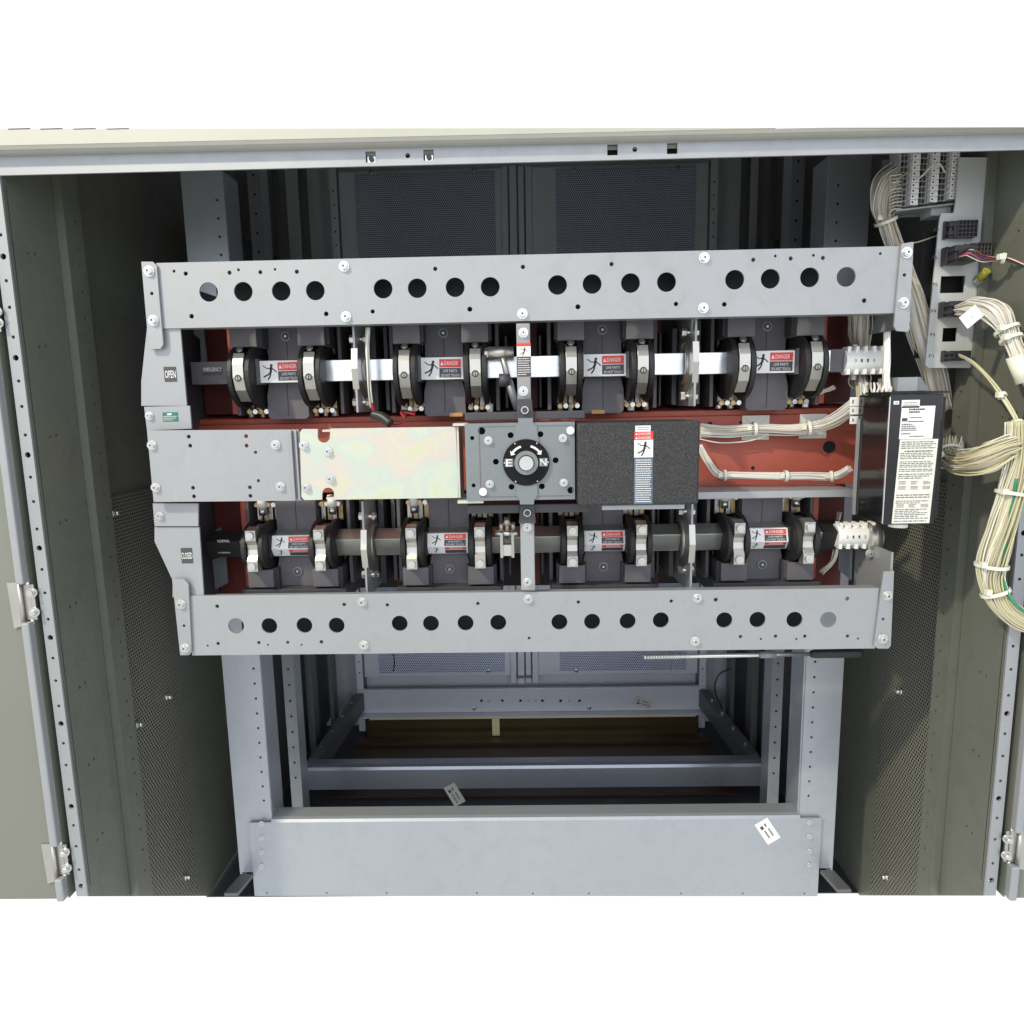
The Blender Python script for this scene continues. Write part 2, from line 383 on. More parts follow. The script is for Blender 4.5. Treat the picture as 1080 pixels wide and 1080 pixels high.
# roof and rear
mb = MB(); zr = lambda Y: 1.140+.345*Y
mb.hull8([(-.62, .003, zr(0)), (.62, .003, zr(0)), (.62, 1.06, zr(1.06)), (-.62, 1.06, zr(1.06))], [(-.62, .003, zr(0)+.004), (.62, .003, zr(0)+.004), (.62, 1.06, zr(1.06)+.004), (-.62, 1.06, zr(1.06)+.004)], CABIN)
obj('roof_panel', mb, cab)
mb = MB(); mb.box(-.62, .62, 1.04, 1.05, -.04, 1.49, REAR); rw = obj('rear_wall', mb, cab)
YR = 1.0
mb = MB(); mb.box(-.463, -.046, YR+.008, YR+.02, .118, 1.44, REAR); rp1 = obj('rear_panel', mb, cab, bevel=.002)
mb = MB(); mb.box(.03, .487, YR+.008, YR+.02, .118, 1.44, REAR); rp2 = obj('rear_panel', mb, cab, bevel=.002)
for par, (a, b) in ((rp1, (-.41, -.062)), (rp2, (.09, .435))):
    mb = MB(); mb.box(a, b, YR+.004, YR+.008, .13, 1.43, PERFR); g = obj('vent_grille', mb, par, bevel=.001)
for par, px, py in ((rp1, 391, 181), (rp1, 500, 179), (rp2, 606, 178.5), (rp2, 715.5, 176), (rp1, 515, 708), (rp2, 608, 708)):
    x, z = xz(px, py, YR); bolt(x, YR+.004, z, par, .005, 'screw')
mb = MB()
for a, b, y in ((-.046, -.030, 0.), (-.026, -.008, -.006), (-.004, .010, -.002), (.014, .03, .002)): mb.box(a, b, YR+y, YR+.02, .10, 1.44, REAR)
obj('centre_mullion', mb, cab, bevel=.001)
mb = MB(); mb.box(-.03, .01, YR-.012, YR-.006, .118, .126, ZINC); obj('latch_bar', mb, cab)
# floor
mb = MB(); mb.box(-.606, .606, .336, 1.04, -.0395, -.0375, MOLDD); obj('cabinet_floor', mb, cab)
mb = MB(); mb.box(-.46, .48, .66, .955, -.036, -.032, WOOD)
for k, y_ in enumerate((.70, .79, .90)): mb.box(-.46, .48, y_, y_+.006+.004*k, -.032, -.028+.002*k, WOOD)
obj('wooden_skid', mb, cab)
mb = MB(); mb.box(-.44, .46, .955, .958, -.032, .022, mat('dark_reflective_sheet', (.16, .12, .055), .22, .7, .05, 40, .2, 8)); kp = obj('kick_plate', mb, cab)
mb = MB(); mb.box(-.43, .45, .948, .9495, .0205, .0235, GLINT); obj('reflection_strip', mb, cab)
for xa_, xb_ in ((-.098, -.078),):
    mb = MB(); mb.hull8([(xa_, .951, -.03), (xb_, .951, -.03), (xb_, .953, .018), (xa_, .953, .018)], [(xa_, .9548, -.03), (xb_, .9548, -.03), (xb_, .9548, .018), (xa_, .9548, .018)], GLINT); obj('reflection_tab', mb, kp)  # added tab, coloured as the bright reflection in the kick plate
# sides
for s, nm in ((-1, 'left'), (1, 'right')):
    W = .6*s
    mp = lambda u, v, w_: (W+s*w_, u, v)
    poly = [(.02, zlo(.02, W)), (.33, zlo(.33, W)), (1.04, -.038), (1.04, zr(1.04)-.002), (.02, zr(.02)-.002)]
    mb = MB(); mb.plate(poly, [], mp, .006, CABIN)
    wall = obj('side_wall', mb, cab)
    mb = MB(); mpv = lambda u, v, w_: (W-s*(.0035-w_), u, v)
    mb.extr([(.137, zlo(.137, W)), (.286, zlo(.286, W)), (.286, .74), (.137, .74)], mpv, 0, .003, PERFS); obj('perforated_panel', mb, wall)
    for px, py in (((120, 541), (145, 764), (176, 735), (196, 925)) if s < 0 else ((950, 729), (987, 757), (935, 925), (1005, 528))):
        p = atX(px, py, W-s*.004)
        if p.y < .3:
            mb = MB(); mb.cyl((W-s*.003, p.y, p.z), (W-s*.012, p.y, p.z), .0035, ZINC, n=8); mb.cyl((W-s*.003, p.y, p.z), (W-s*.006, p.y, p.z), .0055, ZINC, n=10); obj('screw', mb, wall)
    # vertical post on the side wall with rows of holes
    XP = .583*s; holes = []; z = zlo(.1, W)+.03
    while z < 1.13: holes.append((.118, z, .0022)); z += .034 if len(holes) % 3 else .022
    mb = MB(); mb.plate([(.096, zlo(.096, W)), (.132, zlo(.132, W)), (.132, zr(.132)-.004), (.096, zr(.096)-.004)], holes, lambda u, v, w_: (XP+s*w_, u, v), .002, CABIN)
    mb.box(min(XP-s*.001, W), max(XP-s*.001, W), .0935, .0985, zlo(.0935, W)+.001, zr(.096)-.006, CABIN)
    post = obj('side_post', mb, cab)
    mb = MB(); mb.box(min(XP+s*.006, XP+s*.007), max(XP+s*.006, XP+s*.007), .108, .128, .2, 1.12, HOLE); obj('post_back', mb, post)
    # inner stile return, olive channel
    hs = []
    for k in range(9): zz = .28+k*.11; hs += [(.034, zz, .002), (.046, zz+.002, .002)]
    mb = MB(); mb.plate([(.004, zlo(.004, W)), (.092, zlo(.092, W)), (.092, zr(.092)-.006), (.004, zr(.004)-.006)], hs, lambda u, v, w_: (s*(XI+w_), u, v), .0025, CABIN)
    obj('stile_return', mb, cab)
    mb = MB(); mb.box(min(s*.5965, s*.598), max(s*.5965, s*.598), .01, .06, .26, 1.12, HOLE); obj('return_backing', mb, cab)
    # front stile strip with holes (face to the viewer)
    hs = []; z = .235; k = 0
    while z < 1.12:
        hs.append((s*.600, z, .0021 if k % 4 else .0036)); z += (.024, .034, .03, .027)[k % 4]; k += 1
    mb = MB(); mb.plate([(s*XI, zlo(0, W)), (s*.6075, zlo(0, W)), (s*.6075, 1.128 if s < 0 else 1.128), (s*XI, 1.128)], hs, fr(0), .003, STEEL)
    st = obj('front_stile', mb, cab, bevel=0)
    mb = MB(); mb.box(min(s*XI, s*.61), max(s*XI, s*.61), .008, .009, .23, 1.12, HOLE); obj('stile_backing', mb, st)
    # recessed hinge channel beside the stile
    mb = MB(); zz = zlo(0, W)+.001
    hs = [(s*.6115, z0_, .0016) for z0_ in [.26+.045*i for i in range(19)]]
    mb.plate([(s*.6075, zz), (s*.616, zz), (s*.616, 1.149), (s*.6075, 1.149)], hs, fr(.012), .002, CABIN)
    mb.box(min(s*.6145, s*.616), max(s*.6145, s*.616), -.004, .012, zz, 1.149, CABIN)
    ch = obj('hinge_channel', mb, cab)
    mb = MB(); mb.box(min(s*.608, s*.616), max(s*.608, s*.616), .016, .017, .25, 1.12, HOLE); obj('channel_backing', mb, ch)
    # door folded right back, its inner face to the viewer
    a, b = s*.6265, s*.93
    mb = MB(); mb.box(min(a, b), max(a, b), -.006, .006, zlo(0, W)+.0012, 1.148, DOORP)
    dr = obj('door', mb, cab, ('left' if s < 0 else 'right')+' door folded back flat against the opening')
    # flange, notched where the hinges sit
    gaps = [(.603, .652), (.253, .300)] if s < 0 else [(.262, .309)]
    if s < 0: gaps.append((.953, .99))
    segs = []; z0_ = zlo(0, W)+.0015
    for g0, g1 in sorted(gaps): segs.append((z0_, g0)); z0_ = g1
    segs.append((z0_, 1.147))
    mb = MB()
    for g0, g1 in segs: mb.box(min(s*.6165, s*.6262), max(s*.6165, s*.6262), -.013, -.002, g0, g1, STEEL)
    obj('door_flange', mb, dr, bevel=.002)
    for g0, g1 in gaps:
        mb = MB(); mb.box(min(s*.6105, s*.626), max(s*.6105, s*.626), -.004, -.0025, g0+.002, g1-.002, NICK)
        mb.extr([(s*.626, g0-.004), (s*.638, g0-.008), (s*.640, g1+.002), (s*.627, g1+.002)][::(1 if s > 0 else -1)], lambda u, v, q: (u, q, v), -.0085, -.0065, NICK)
        mb.cyl((s*.6262, -.007, g0-.003), (s*.6262, -.007, g1+.001), .0025, NICK, n=10)
        hg = obj('hinge', mb, dr)
        for zz in (g0+.012, g1-.012):
            mb = MB(); mb.cyl((s*.6125, -.0045, zz), (s*.6125, -.011, zz), .0045, ZINC, r1=.003, n=12); mb.cyl((s*.6125, -.003, zz), (s*.6125, -.0055, zz), .0062, ZINC, n=14)
            obj('hinge_bolt', mb, dr)

# ================================================================== INNER FRAME
frm = thing('support_frame', 'inner grey steel frame of drilled columns and base plates behind the switch', 'steel frame', (0, .3, 0))
YC = .26
for s, x0, x1, hx in ((-1, -.504, -.441, -.4525), (1, .455, .515, .469)):
    hs = [(hx, z, .0021) for z in [.20+.0262*i for i in range(38)]]
    mb = MB(); z1 = 1.21
    mb.plate([(x0, .0215+.045), (x1, .0215+.045), (x1, z1), (x0, z1)], hs, fr(YC), .003, FRAME)
    xi = x1 if s < 0 else x0
    mb.box(xi-.0025, xi+.0005, YC+.003, YC+.055, .05, z1, FRAME)
    xo = x0 if s < 0 else x1
    mb.box(xo-.001, xo+.002, YC+.003, YC+.03, .05, z1, FRAME)
    c = obj('column', mb, frm)
    mb = MB(); mb.box(min(x0, x1)+.006, max(x0, x1)-.006, YC+.012, YC+.013, .1, z1, HOLE); obj('column_backing', mb, c)
# base plate with folded top lip
hs = []
for px, py in ((282, 941), (345, 941), (408, 941), (503, 941), (562, 941.5), (621, 941.5), (718, 941.5), (783, 941.5), (848, 941.5)):
    x, z = xz(px, py, YC-.004); hs.append((x, z, .0016))
mb = MB(); zb = lambda x: at(540+x*740/1.1, 945.3, YC-.006).z
x0, x1 = -.468, .480
mb.plate([(-.479, zb(-.479)), (.490, zb(.49)), (.490, .163), (-.479, .163)], hs, fr(YC-.006), .003, FRAME)
mb.extr([(YC-.006, .163), (YC-.003, .1672), (YC+.003, .169), (YC+.03, .169), (YC+.03, .166), (YC+.004, .1655), (YC-.003, .163)], lambda u, v, q: (q, u, v), -.441, .455, FRAME)
bp_ = obj('base_plate', mb, frm)
mb = MB(); mb.box(-.47, .48, YC+.004, YC+.005, .02, .15, HOLE); obj('base_backing', mb, bp_)
for px, ys in ((276, (868, 883, 898, 913)), (853.5, (867, 882, 897, 911.5))):
    for py in ys:
        x, z = xz(px, py, YC-.006); bolt(x, YC-.006, z, bp_, .0042, 'screw')
for s in (-1, 1):                                             # feet running forward from the columns
    xa = -.50 if s < 0 else .492
    mb = MB(); zt_ = .068
    mb.hull8([(xa, YC-.007, zt_-.006), (xa+.022, YC-.007, zt_-.006), (xa+.022, YC-.007, zt_), (xa, YC-.007, zt_)],
             [(xa+s*.008, YC-.055, zt_-.006), (xa+.022+s*.008, YC-.055, zt_-.006), (xa+.022+s*.008, YC-.055, zt_), (xa+s*.008, YC-.055, zt_)], POSTP)
    obj('foot_rail', mb, frm)
# rear posts
for s in (-1, 1):
    for Y, xx, wdt in ((.44, .468, .022), (.68, .545, .012), (.76, .535, .016), (.87, .515, .010), (.985, .468, .018)):
        xc = xx*s+.008
        a, b = (xc-wdt/2, xc+wdt/2)
        hs = [(xc+.0, z, .0024) for z in [.14+.032*i for i in range(40)] if z < min(1.44, zr(Y)-.01)-.02] if Y in (.44, .985) else []
        zt2 = min(1.44, zr(Y)-.01)
        mb = MB(); mb.plate([(a, -.03), (b, -.03), (b, zt2), (a, zt2)], hs, fr(Y), .002, FRAME if Y < .5 else (REAR if Y > .9 else POSTP))
        mb.box(a if s > 0 else b-.002, a+.002 if s > 0 else b, Y+.002, Y+.04, -.03, zt2, FRAME if Y < .5 else POSTP)
        po = obj('rear_post', mb, frm)
        if hs:
            mb = MB(); mb.box(a+.002, b-.003, Y+.006, Y+.007, .1, zt2-.01, HOLE); obj('post_backing', mb, po)
    mb = MB(); mb.box(s*.556-.002, s*.556+.002, .46, 1.03, 0, 1.2, MOLDD); obj('side_baffle', mb, frm)
# lower rectangular frame
mb = MB(); mb.extr([(.622, .008), (.622, .054), (.625, .060), (.632, .064), (.655, .064), (.655, .058), (.63, .058), (.628, .008)], lambda u, v, q: (q, u, v), -.505, .520, XBAR)
cb = obj('front_crossbar', mb, frm)
hs = []
for px in (508, 515, 530, 549, 557, 565, 572, 591, 600, 611): x, z = xz(px, 737.5, .985); hs.append((x, z, .0035, .0035) if px in (508, 530, 549, 572, 591, 611) else (x, z, .0018))
mb = MB(); mb.plate([(-.45, .028), (.47, .028), (.47, .090), (-.45, .090)], hs, fr(.975), .003, REAR)
mb.box(-.45, .47, .95, .978, .0235, .0265, REAR); mb.box(-.46, .48, .978, .99, .090, .093, REAR)
rb = obj('rear_crossbar', mb, frm)
mb = MB(); mb.box(-.44, .46, .981, .982, .04, .085, HOLE); obj('crossbar_backing', mb, rb)
for s in (-1, 1):
    xc = s*.468+.008; xf = s*.500+.008; mb = MB()
    for o0, o1, z0_, z1_ in ((-.012, .012, .063, .066), (-.012, -.009, .02, .063), (.009, .012, .02, .063)):
        q4 = lambda xx, Y: [(xx+o0, Y, z0_+(.02 if Y > .9 else 0)), (xx+o1, Y, z0_+(.02 if Y > .9 else 0)), (xx+o1, Y, z1_+(.02 if Y > .9 else 0)), (xx+o0, Y, z1_+(.02 if Y > .9 else 0))]
        mb.hull8(q4(xf, .657), q4(xc, .972), POSTP)
    sr = obj('side_rail', mb, frm)
    for Y in (.70, .77, .84, .91):
        f_ = (Y-.657)/.315; zs_ = .066+.02*f_; xk = xf+(xc-xf)*f_
        mb = MB(); mb.cyl((xk, Y, zs_), (xk, Y, zs_+.004), .005, ZINC, n=6, smooth=False); obj('screw', mb, sr)
for px, py in ((500, 748), (621.5, 747), (379, 734), (746, 731)):
    x, z = xz(px, py, .97); bolt(x, .974, z, rb, .006, 'screw')
# stickers
def sticker(px, py, Y, L, H, ang, par, lb, mt=PAPER):
    c = at(px, py, Y); a = math.radians(ang); ca, sa = math.cos(a), math.sin(a)
    mp = lambda u, v, w_: (c.x+u*ca-v*sa, c.y+w_, c.z+u*sa+v*ca)
    mb = MB(); rect(mb, -L/2, L/2, -H/2, H/2, mp, -.0005, mt)
    rect(mb, -L/2, L/2, -H/2, H/2, mp, -.0002, mt)
    lines(mb, -L*.08, L*.44, H*.3, -H*.3, 2, mp, -.0007, LGREY, .3)
    rect(mb, -L*.3, -L*.16, -H*.3, -H*.1, mp, -.0007, LGREY); rect(mb, -L*.34, -L*.2, H*.05, H*.14, mp, -.0007, LGREY)
    lab('sticker', mb, par, lb)
sticker(809.5, 876.5, YC-.006, .044, .025, -57, bp_, 'white sticker on the base plate, tilted')
sticker(479.5, 838, .621, .052, .028, -62, cb, 'small tilted sticker on the front crossbar', PAPERC)
sticker(678, 741, .974, .05, .026, -20, rb, 'small pale sticker on the rear crossbar', PAPERC)

# ================================================================== TRANSFER SWITCH
sw = thing('transfer_switch', 'wide four pole transfer switch of grey plates, red insulation and black cam discs', 'transfer switch', (0, .06, .53))
Y0 = .06
def hl(lst, Y): return [(*xz(px, py, Y), r) for px, py, r in lst]
big = [(220, 308), (256.5, 307.5), (296.5, 307), (332.5, 306.5), (404, 304.5), (440, 304), (480, 303), (517, 302.5), (588, 300.5), (624.5, 299.5), (665, 298.5), (703, 297.5), (775, 295), (812.5, 294), (854, 292.5), (892.5, 292)]
sm = [(183.5, 286, .0019), (195.8, 288.5, .0027), (242, 287.5, .0027), (251.5, 284.5, .0019), (202, 333.5, .003), (274.5, 287, .0026), (290, 284, .0017), (313, 286.5, .0027), (344, 331, .003), (393, 328.5, .0027), (459, 283.5, .0027), (495.5, 326, .0032), (551.5, 281.5, .0027), (645, 278.5, .0027), (609.5, 323.5, .0032), (713, 320.5, .0028), (794.5, 274, .0026), (764, 321, .003), (817.8, 270, .0018), (834, 272.6, .0026), (858, 269.3, .0018), (868, 272, .0026), (928.5, 267.5, .0018), (911.5, 317, .003)]
mb = MB(); mb.plate([(-.452, .962), (.4625, .962), (.4625, 1.041), (-.452, 1.041)], hl([(a, b, .0117) for a, b in big]+sm, Y0), fr(Y0), .0028, STEEL, seg=32)
mb.box(-.452, .4625, Y0+.0028, Y0+.035, 1.0385, 1.041, STEEL); mb.box(-.452, .4625, Y0+.0028, Y0+.02, .962, .9645, STEEL)
tp = obj('top_plate', mb, sw)
big2 = [(249, 660), (284, 660), (321, 659.5), (355, 659.5), (421.5, 657.5), (454.5, 657.5), (491, 657), (525.5, 656.5), (590, 656), (624.5, 655.5), (662, 655), (697, 654), (764, 654), (799, 653.5), (838, 653.5), (873.5, 653.5)]
sm2 = [(229, 639.5, .0026), (363, 637.5, .0026), (408.5, 638, .0024), (504, 636.5, .0024), (610, 635, .0024), (708, 634, .0024), (755, 632.5, .0028), (893.5, 631.5, .0028), (219, 681, .0015), (230, 678.7, .0024), (273, 677.8, .0024), (282.5, 680, .0015), (303.5, 677.5, .0022), (318, 680, .0014), (339, 677, .0026), (558, 673, .002), (781, 671.5, .0024), (802.5, 674, .0015), (818, 671, .0024), (840, 674, .0015), (849, 671, .0024), (894, 671, .0024), (905, 673.5, .0015)]
mb = MB(); mb.plate([(-.452, .5325), (.462, .5305), (.462, .613), (-.452, .6155)], hl([(a, b, .0106) for a, b in big2]+sm2, Y0), fr(Y0), .0028, STEEL, seg=32)
mb.box(-.452, .462, Y0+.0028, Y0+.035, .5335, .536, STEEL); mb.box(-.452, .462, Y0+.0028, Y0+.02, .6095, .612, STEEL)
bp2 = obj('bottom_plate', mb, sw)
for par, lst in ((tp, ((363, 281), (365, 334), (742.5, 272), (741.5, 325), (551, 331))), (bp2, ((382, 634.5), (557, 631.5), (735, 630.5), (384, 680), (733, 676)))):
    for px, py in lst: x, z = xz(px, py, Y0); bolt(x, Y0, z, par, .0066)
# corner tabs
def tab(pts, bolts, hole, nm='corner_tab'):
    P = [xz(px, py, Y0-.004) for px, py in pts]
    mb = MB(); mb.plate(P, hl([hole], Y0-.004), fr(Y0-.004), .0032, STEEL); o = obj(nm, mb, sw)
    for px, py in bolts: x, z = xz(px, py, Y0-.004); bolt(x, Y0-.004, z, o, .0068)
tab([(149, 276), (161, 276), (165, 280), (172, 363), (169, 368), (157, 368)], [(157.5, 286), (162, 338)], (160, 309.5, .0022))
tab([(951, 257), (963.5, 255), (959, 348), (957, 350), (946, 349), (943, 344)], [(956, 266.5), (952.5, 319.5)], (954, 290, .0022))
tab([(181.5, 611), (194, 611), (198.5, 616), (202, 688), (199, 691), (190, 691)], [(191, 637), (195.5, 683)], (194, 660, .002))
tab([(932, 603), (943, 602), (939.5, 681), (937, 684), (926, 684), (922, 681)], [(935.5, 628), (930.5, 673.5)], (931.5, 653, .002))
# left side plates
def lpl(nm, pts, Y=Y0+.0035, holes=(), mt=STEEL, t=.003, par=None):
    mb = MB(); mb.plate([xz(px, py, Y) for px, py in pts], hl(holes, Y), fr(Y), t, mt); return obj(nm, mb, par or sw)
lp1 = lpl('side_plate', [(155, 346), (190, 346), (197, 428), (149, 428), (149, 402)])
lp2 = lpl('step_plate', [(152, 429), (200, 428), (202, 452), (155, 454)], Y=Y0+.001)
lp3 = lpl('step_plate', [(161, 531), (209, 531), (209, 555), (163, 555)], Y=Y0+.001)
lp4 = lpl('side_plate', [(163, 556), (210, 556), (215, 630), (182, 630), (182, 612), (163, 571)])
for px, py, par in ((157.5, 438.5, lp2), (168.5, 544, lp3)): x, z = xz(px, py, Y0); bolt(x, Y0+.001, z, par, .0055)
Y1 = .048
mleft = lpl('middle_plate', [(155, 454), (315, 453), (319, 528), (162, 529.5)], Y=Y1, t=.004, holes=[(199, 460.5, .0026), (200.5, 470, .0026), (259.5, 460, .0026), (260, 470, .0026), (269.5, 477, .0022), (203.5, 514.5, .0026), (204.5, 523.5, .0026), (263.5, 514, .0026), (264, 523, .0026), (272.5, 507, .0022)])
mb = MB(); a = xz(306, 453, Y1); b = xz(318, 528, Y1)
for i in range(2): mb.box(a[0]+.006*i, a[0]+.003+.006*i, Y1-.006+.002*i, Y1-.0002, b[1]+.001, a[1]-.001, STEEL)
obj('fold', mb, mleft, bevel=.001)
for px, py in ((160.5, 469.5), (164.5, 514), (291, 469), (296, 513)): x, z = xz(px, py, Y1); bolt(x, Y1, z, mleft, .0062)
# printed badges
def badge(pts, txts, par, Y, bgm=LGREY, lb=None, nm='badge', fg=PAPER):
    x0, z1 = xz(pts[0], pts[1], Y); x1, z0 = xz(pts[2], pts[3], Y)
    mb = MB(); rect(mb, x0, x1, z0, z1, fr(Y), -.0004, bgm); rect(mb, x0, x1, z0, z1, fr(Y), -.0001, bgm)
    for t, fx, fz, fw, fh in txts: text(mb, t, x0+(x1-x0)*fx, z0+(z1-z0)*fz, (x1-x0)*fw, (z1-z0)*fh, fr(Y), -.0006, fg)
    return lab(nm, mb, par, lb)
badge((172.5, 387, 187, 402.5), [('OPEN', .5, .5, .86, .5)], lp1, Y0+.0035, lb='black badge reading OPEN')
badge((190.5, 578, 204, 594), [('CLOSED', .5, .5, .94, .40)], lp4, Y0+.0035, lb='black badge reading CLOSED')
x0, z1 = xz(171, 435, Y0); x1, z0 = xz(188, 444.5, Y0)
mb = MB(); rect(mb, x0, x1, z0, z1, fr(Y0+.001), -.0004, LGREEN); rect(mb, x0+.006, x1-.008, z1-.0035, z1-.0015, fr(Y0+.001), -.0006, PAPER); lines(mb, x0+.001, x1-.001, z1-.004, z0+.001, 3, fr(Y0+.001), -.0006, PAPER, .25)
lab('badge', mb, lp2, 'small green badge with fine white print')
# iridescent zinc cover with two notches
YZ = .030
def arcpts(px, py, r, a0, a1, n=8): return [(px+r*math.cos(math.radians(a0+(a1-a0)*i/n)), py+r*math.sin(math.radians(a0+(a1-a0)*i/n))) for i in range(n+1)]
pz = [(316, 456), (319, 452.5), (335, 452.5), (335, 460)]+arcpts(341.5, 460.5, 6.5, 180, 0)+[(348.5, 452), (480.5, 450), (484, 525), (352.5, 527), (352.3, 520)]+arcpts(346, 520.5, 6.3, 0, -180)+[(339.5, 527), (321, 527.5), (318, 524)]
zp = lpl('zinc_cover', pz, Y=YZ, mt=ZPLATE, t=.003)
xa, zt1 = xz(480.5, 450, YZ); xb, zb1 = xz(484, 525, YZ)
mb = MB(); mb.box(xb-.0005, xb+.002, YZ, YZ+.06, zb1, zt1, ZPLATE); mb.box(-.25, xb-.001, YZ+.0032, YZ+.035, zb1+.0005, zb1+.003, ZPLATE); mb.box(-.25, xb-.001, YZ+.0032, YZ+.035, zt1-.0035, zt1-.001, ZPLATE)
obj('cover_side', mb, zp)
for px, py in ((320.5, 469.5), (346, 476), (348.5, 505), (323, 514)): x, z = xz(px, py, YZ); bolt(x, YZ, z, zp, .006)
mb = MB()
for (pa, pb) in (((478, 446.5), (488, 449)), ((483, 527.5), (505, 530))):
    x0, z1 = xz(*pa, .03); x1, z0 = xz(*pb, .03); mb = MB(); mb.box(x0, x1+.006, .024, .05, z0, z1, ZPLATE); obj('solenoid_bracket', mb, sw)
# gearbox
YG = .022
gh = [(508, 454.5, .0045), (498, 462, .0026), (538.5, 459, .0038), (570, 458, .0038), (523, 487, .0038), (586, 485.5, .0038), (499.5, 512, .0026), (539.5, 513.5, .0038), (571.5, 513, .0038), (602, 517, .0042)]
gx0, gz1 = xz(490, 447, YG); gx1, gz0 = xz(606.5, 526.5, YG)
mb = MB(); mb.plate([(gx0, gz0), (gx1, gz0), (gx1, gz1), (gx0, gz1)], hl(gh, YG), fr(YG), .004, STEEL2, seg=24)
mb.box(gx0, gx0+.003, YG+.004, .09, gz0, gz1, STEEL2); mb.box(gx1-.003, gx1, YG+.004, .09, gz0, gz1, STEEL2)
mb.box(gx0, gx1, YG+.004, .09, gz0, gz0+.003, STEEL2); mb.box(gx0, gx1, YG+.004, .09, gz1-.003, gz1, STEEL2)
gb = obj('gearbox', mb, sw)
mb = MB(); mb.box(gx0+.004, gx1-.004, YG+.02, YG+.022, gz0+.004, gz1-.004, BLACK); obj('gearbox_core', mb, gb)
# raised face plate
fx0, fz1 = xz(505, 450, YG); fx1, fz0 = xz(601.5, 523, YG)
mb = MB()
for (a, b, c, d) in ((fx0, fx1, fz1-.0006, fz1), (fx0, fx1, fz0, fz0+.0006), (fx0, fx0+.0006, fz0, fz1)): mb.box(a, b, YG-.0005, YG, c, d, MOLD)
obj('embossed_line', mb, gb)
tx = xz(546.5, 440, YG)[0], xz(561.5, 440, YG)[0]
mb = MB(); P = [xz(px, py, YG-.002) for px, py in ((546.5, 441), (562, 441), (562, 446), (566, 450), (568, 466), (562, 470), (548, 470), (542, 466), (543, 450), (546.5, 446))]
mb.extr(P, fr(0), YG-.0025, YG-.0002, STEEL2); obj('gearbox_strap', mb, gb); mb = MB(); P = [xz(px, py, YG-.002) for px, py in ((544, 508), (566, 508), (567, 522), (563.5, 527), (563, 532), (548.5, 532), (548, 527), (544, 522))]
mb.extr(P, fr(0), YG-.0025, YG-.0002, STEEL2); obj('gearbox_strap', mb, gb)
for px, py in ((515, 464.5), (593.5, 462), (516.5, 510.5), (594.5, 509)): x, z = xz(px, py, YG); bolt(x, YG, z, gb, .0052)
for px, py in ((601.5, 454), (509.5, 518.5)):
    x, z = xz(px, py, YG); mb = MB(); mb.cyl((x, YG-.003, z), (x, YG, z), .0048, WHITE, n=20); obj('white_plug', mb, gb)
cx, cz = xz(555, 487.5, YG)
mb = MB(); mb.cyl((cx, YG-.004, cz), (cx, YG-.002, cz), .0285, DIALB, n=56, smooth=False)
dial = obj('dial', mb, gb, 'black ring dial marked E and N')
mb = MB(); mb.cyl((cx, YG-.012, cz), (cx, YG-.004, cz), .0145, STEEL2, n=36, smooth=False); mb.cyl((cx, YG-.0125, cz), (cx, YG-.012, cz), .0098, BLACK, n=28, smooth=False); mb.cyl((cx, YG-.016, cz), (cx, YG-.0125, cz), .0086, ZINC, r1=.0088, n=28, smooth=False)
obj('shaft_hub', mb, gb)
mb = MB(); dm = fr(YG-.004)
def arrow(a0, a1, R=.0235, t=.0013):
    n = 8; pts = []
    for i in range(n):
        q0 = math.radians(a0+(a1-a0)*i/n); q1 = math.radians(a0+(a1-a0)*(i+1)/n)
        flat(mb, [(cx+(R-t)*math.cos(q0), cz+(R-t)*math.sin(q0)), (cx+(R+t)*math.cos(q0), cz+(R+t)*math.sin(q0)), (cx+(R+t)*math.cos(q1), cz+(R+t)*math.sin(q1)), (cx+(R-t)*math.cos(q1), cz+(R-t)*math.sin(q1))], dm, -.0004, PAPER)
    q = math.radians(a1); q2 = math.radians(a1+(a1-a0)*.32)
    flat(mb, [(cx+(R-3*t)*math.cos(q), cz+(R-3*t)*math.sin(q)), (cx+(R+3*t)*math.cos(q), cz+(R+3*t)*math.sin(q)), (cx+R*math.cos(q2), cz+R*math.sin(q2))], dm, -.0004, PAPER)
arrow(108, 143, .0205); arrow(74, 38, .0205)
for sx, ch in ((-1, 'E'), (1, 'N')):
    rect(mb, cx+sx*.021-.0052, cx+sx*.021+.0052, cz-.005, cz+.005, dm, -.0003, STEEL2)
    text(mb, ch, cx+sx*.021, cz, .0072, .0085, dm, -.0005, PAPER)
for q in (60, 120, 180, 0, 240, 300): rect(mb, cx+.0268*math.cos(math.radians(q))-.0005, cx+.0268*math.cos(math.radians(q))+.0005, cz+.0268*math.sin(math.radians(q))-.0008, cz+.0268*math.sin(math.radians(q))+.0008, dm, -.0004, PAPER)
lab('dial_marking', mb, gb)
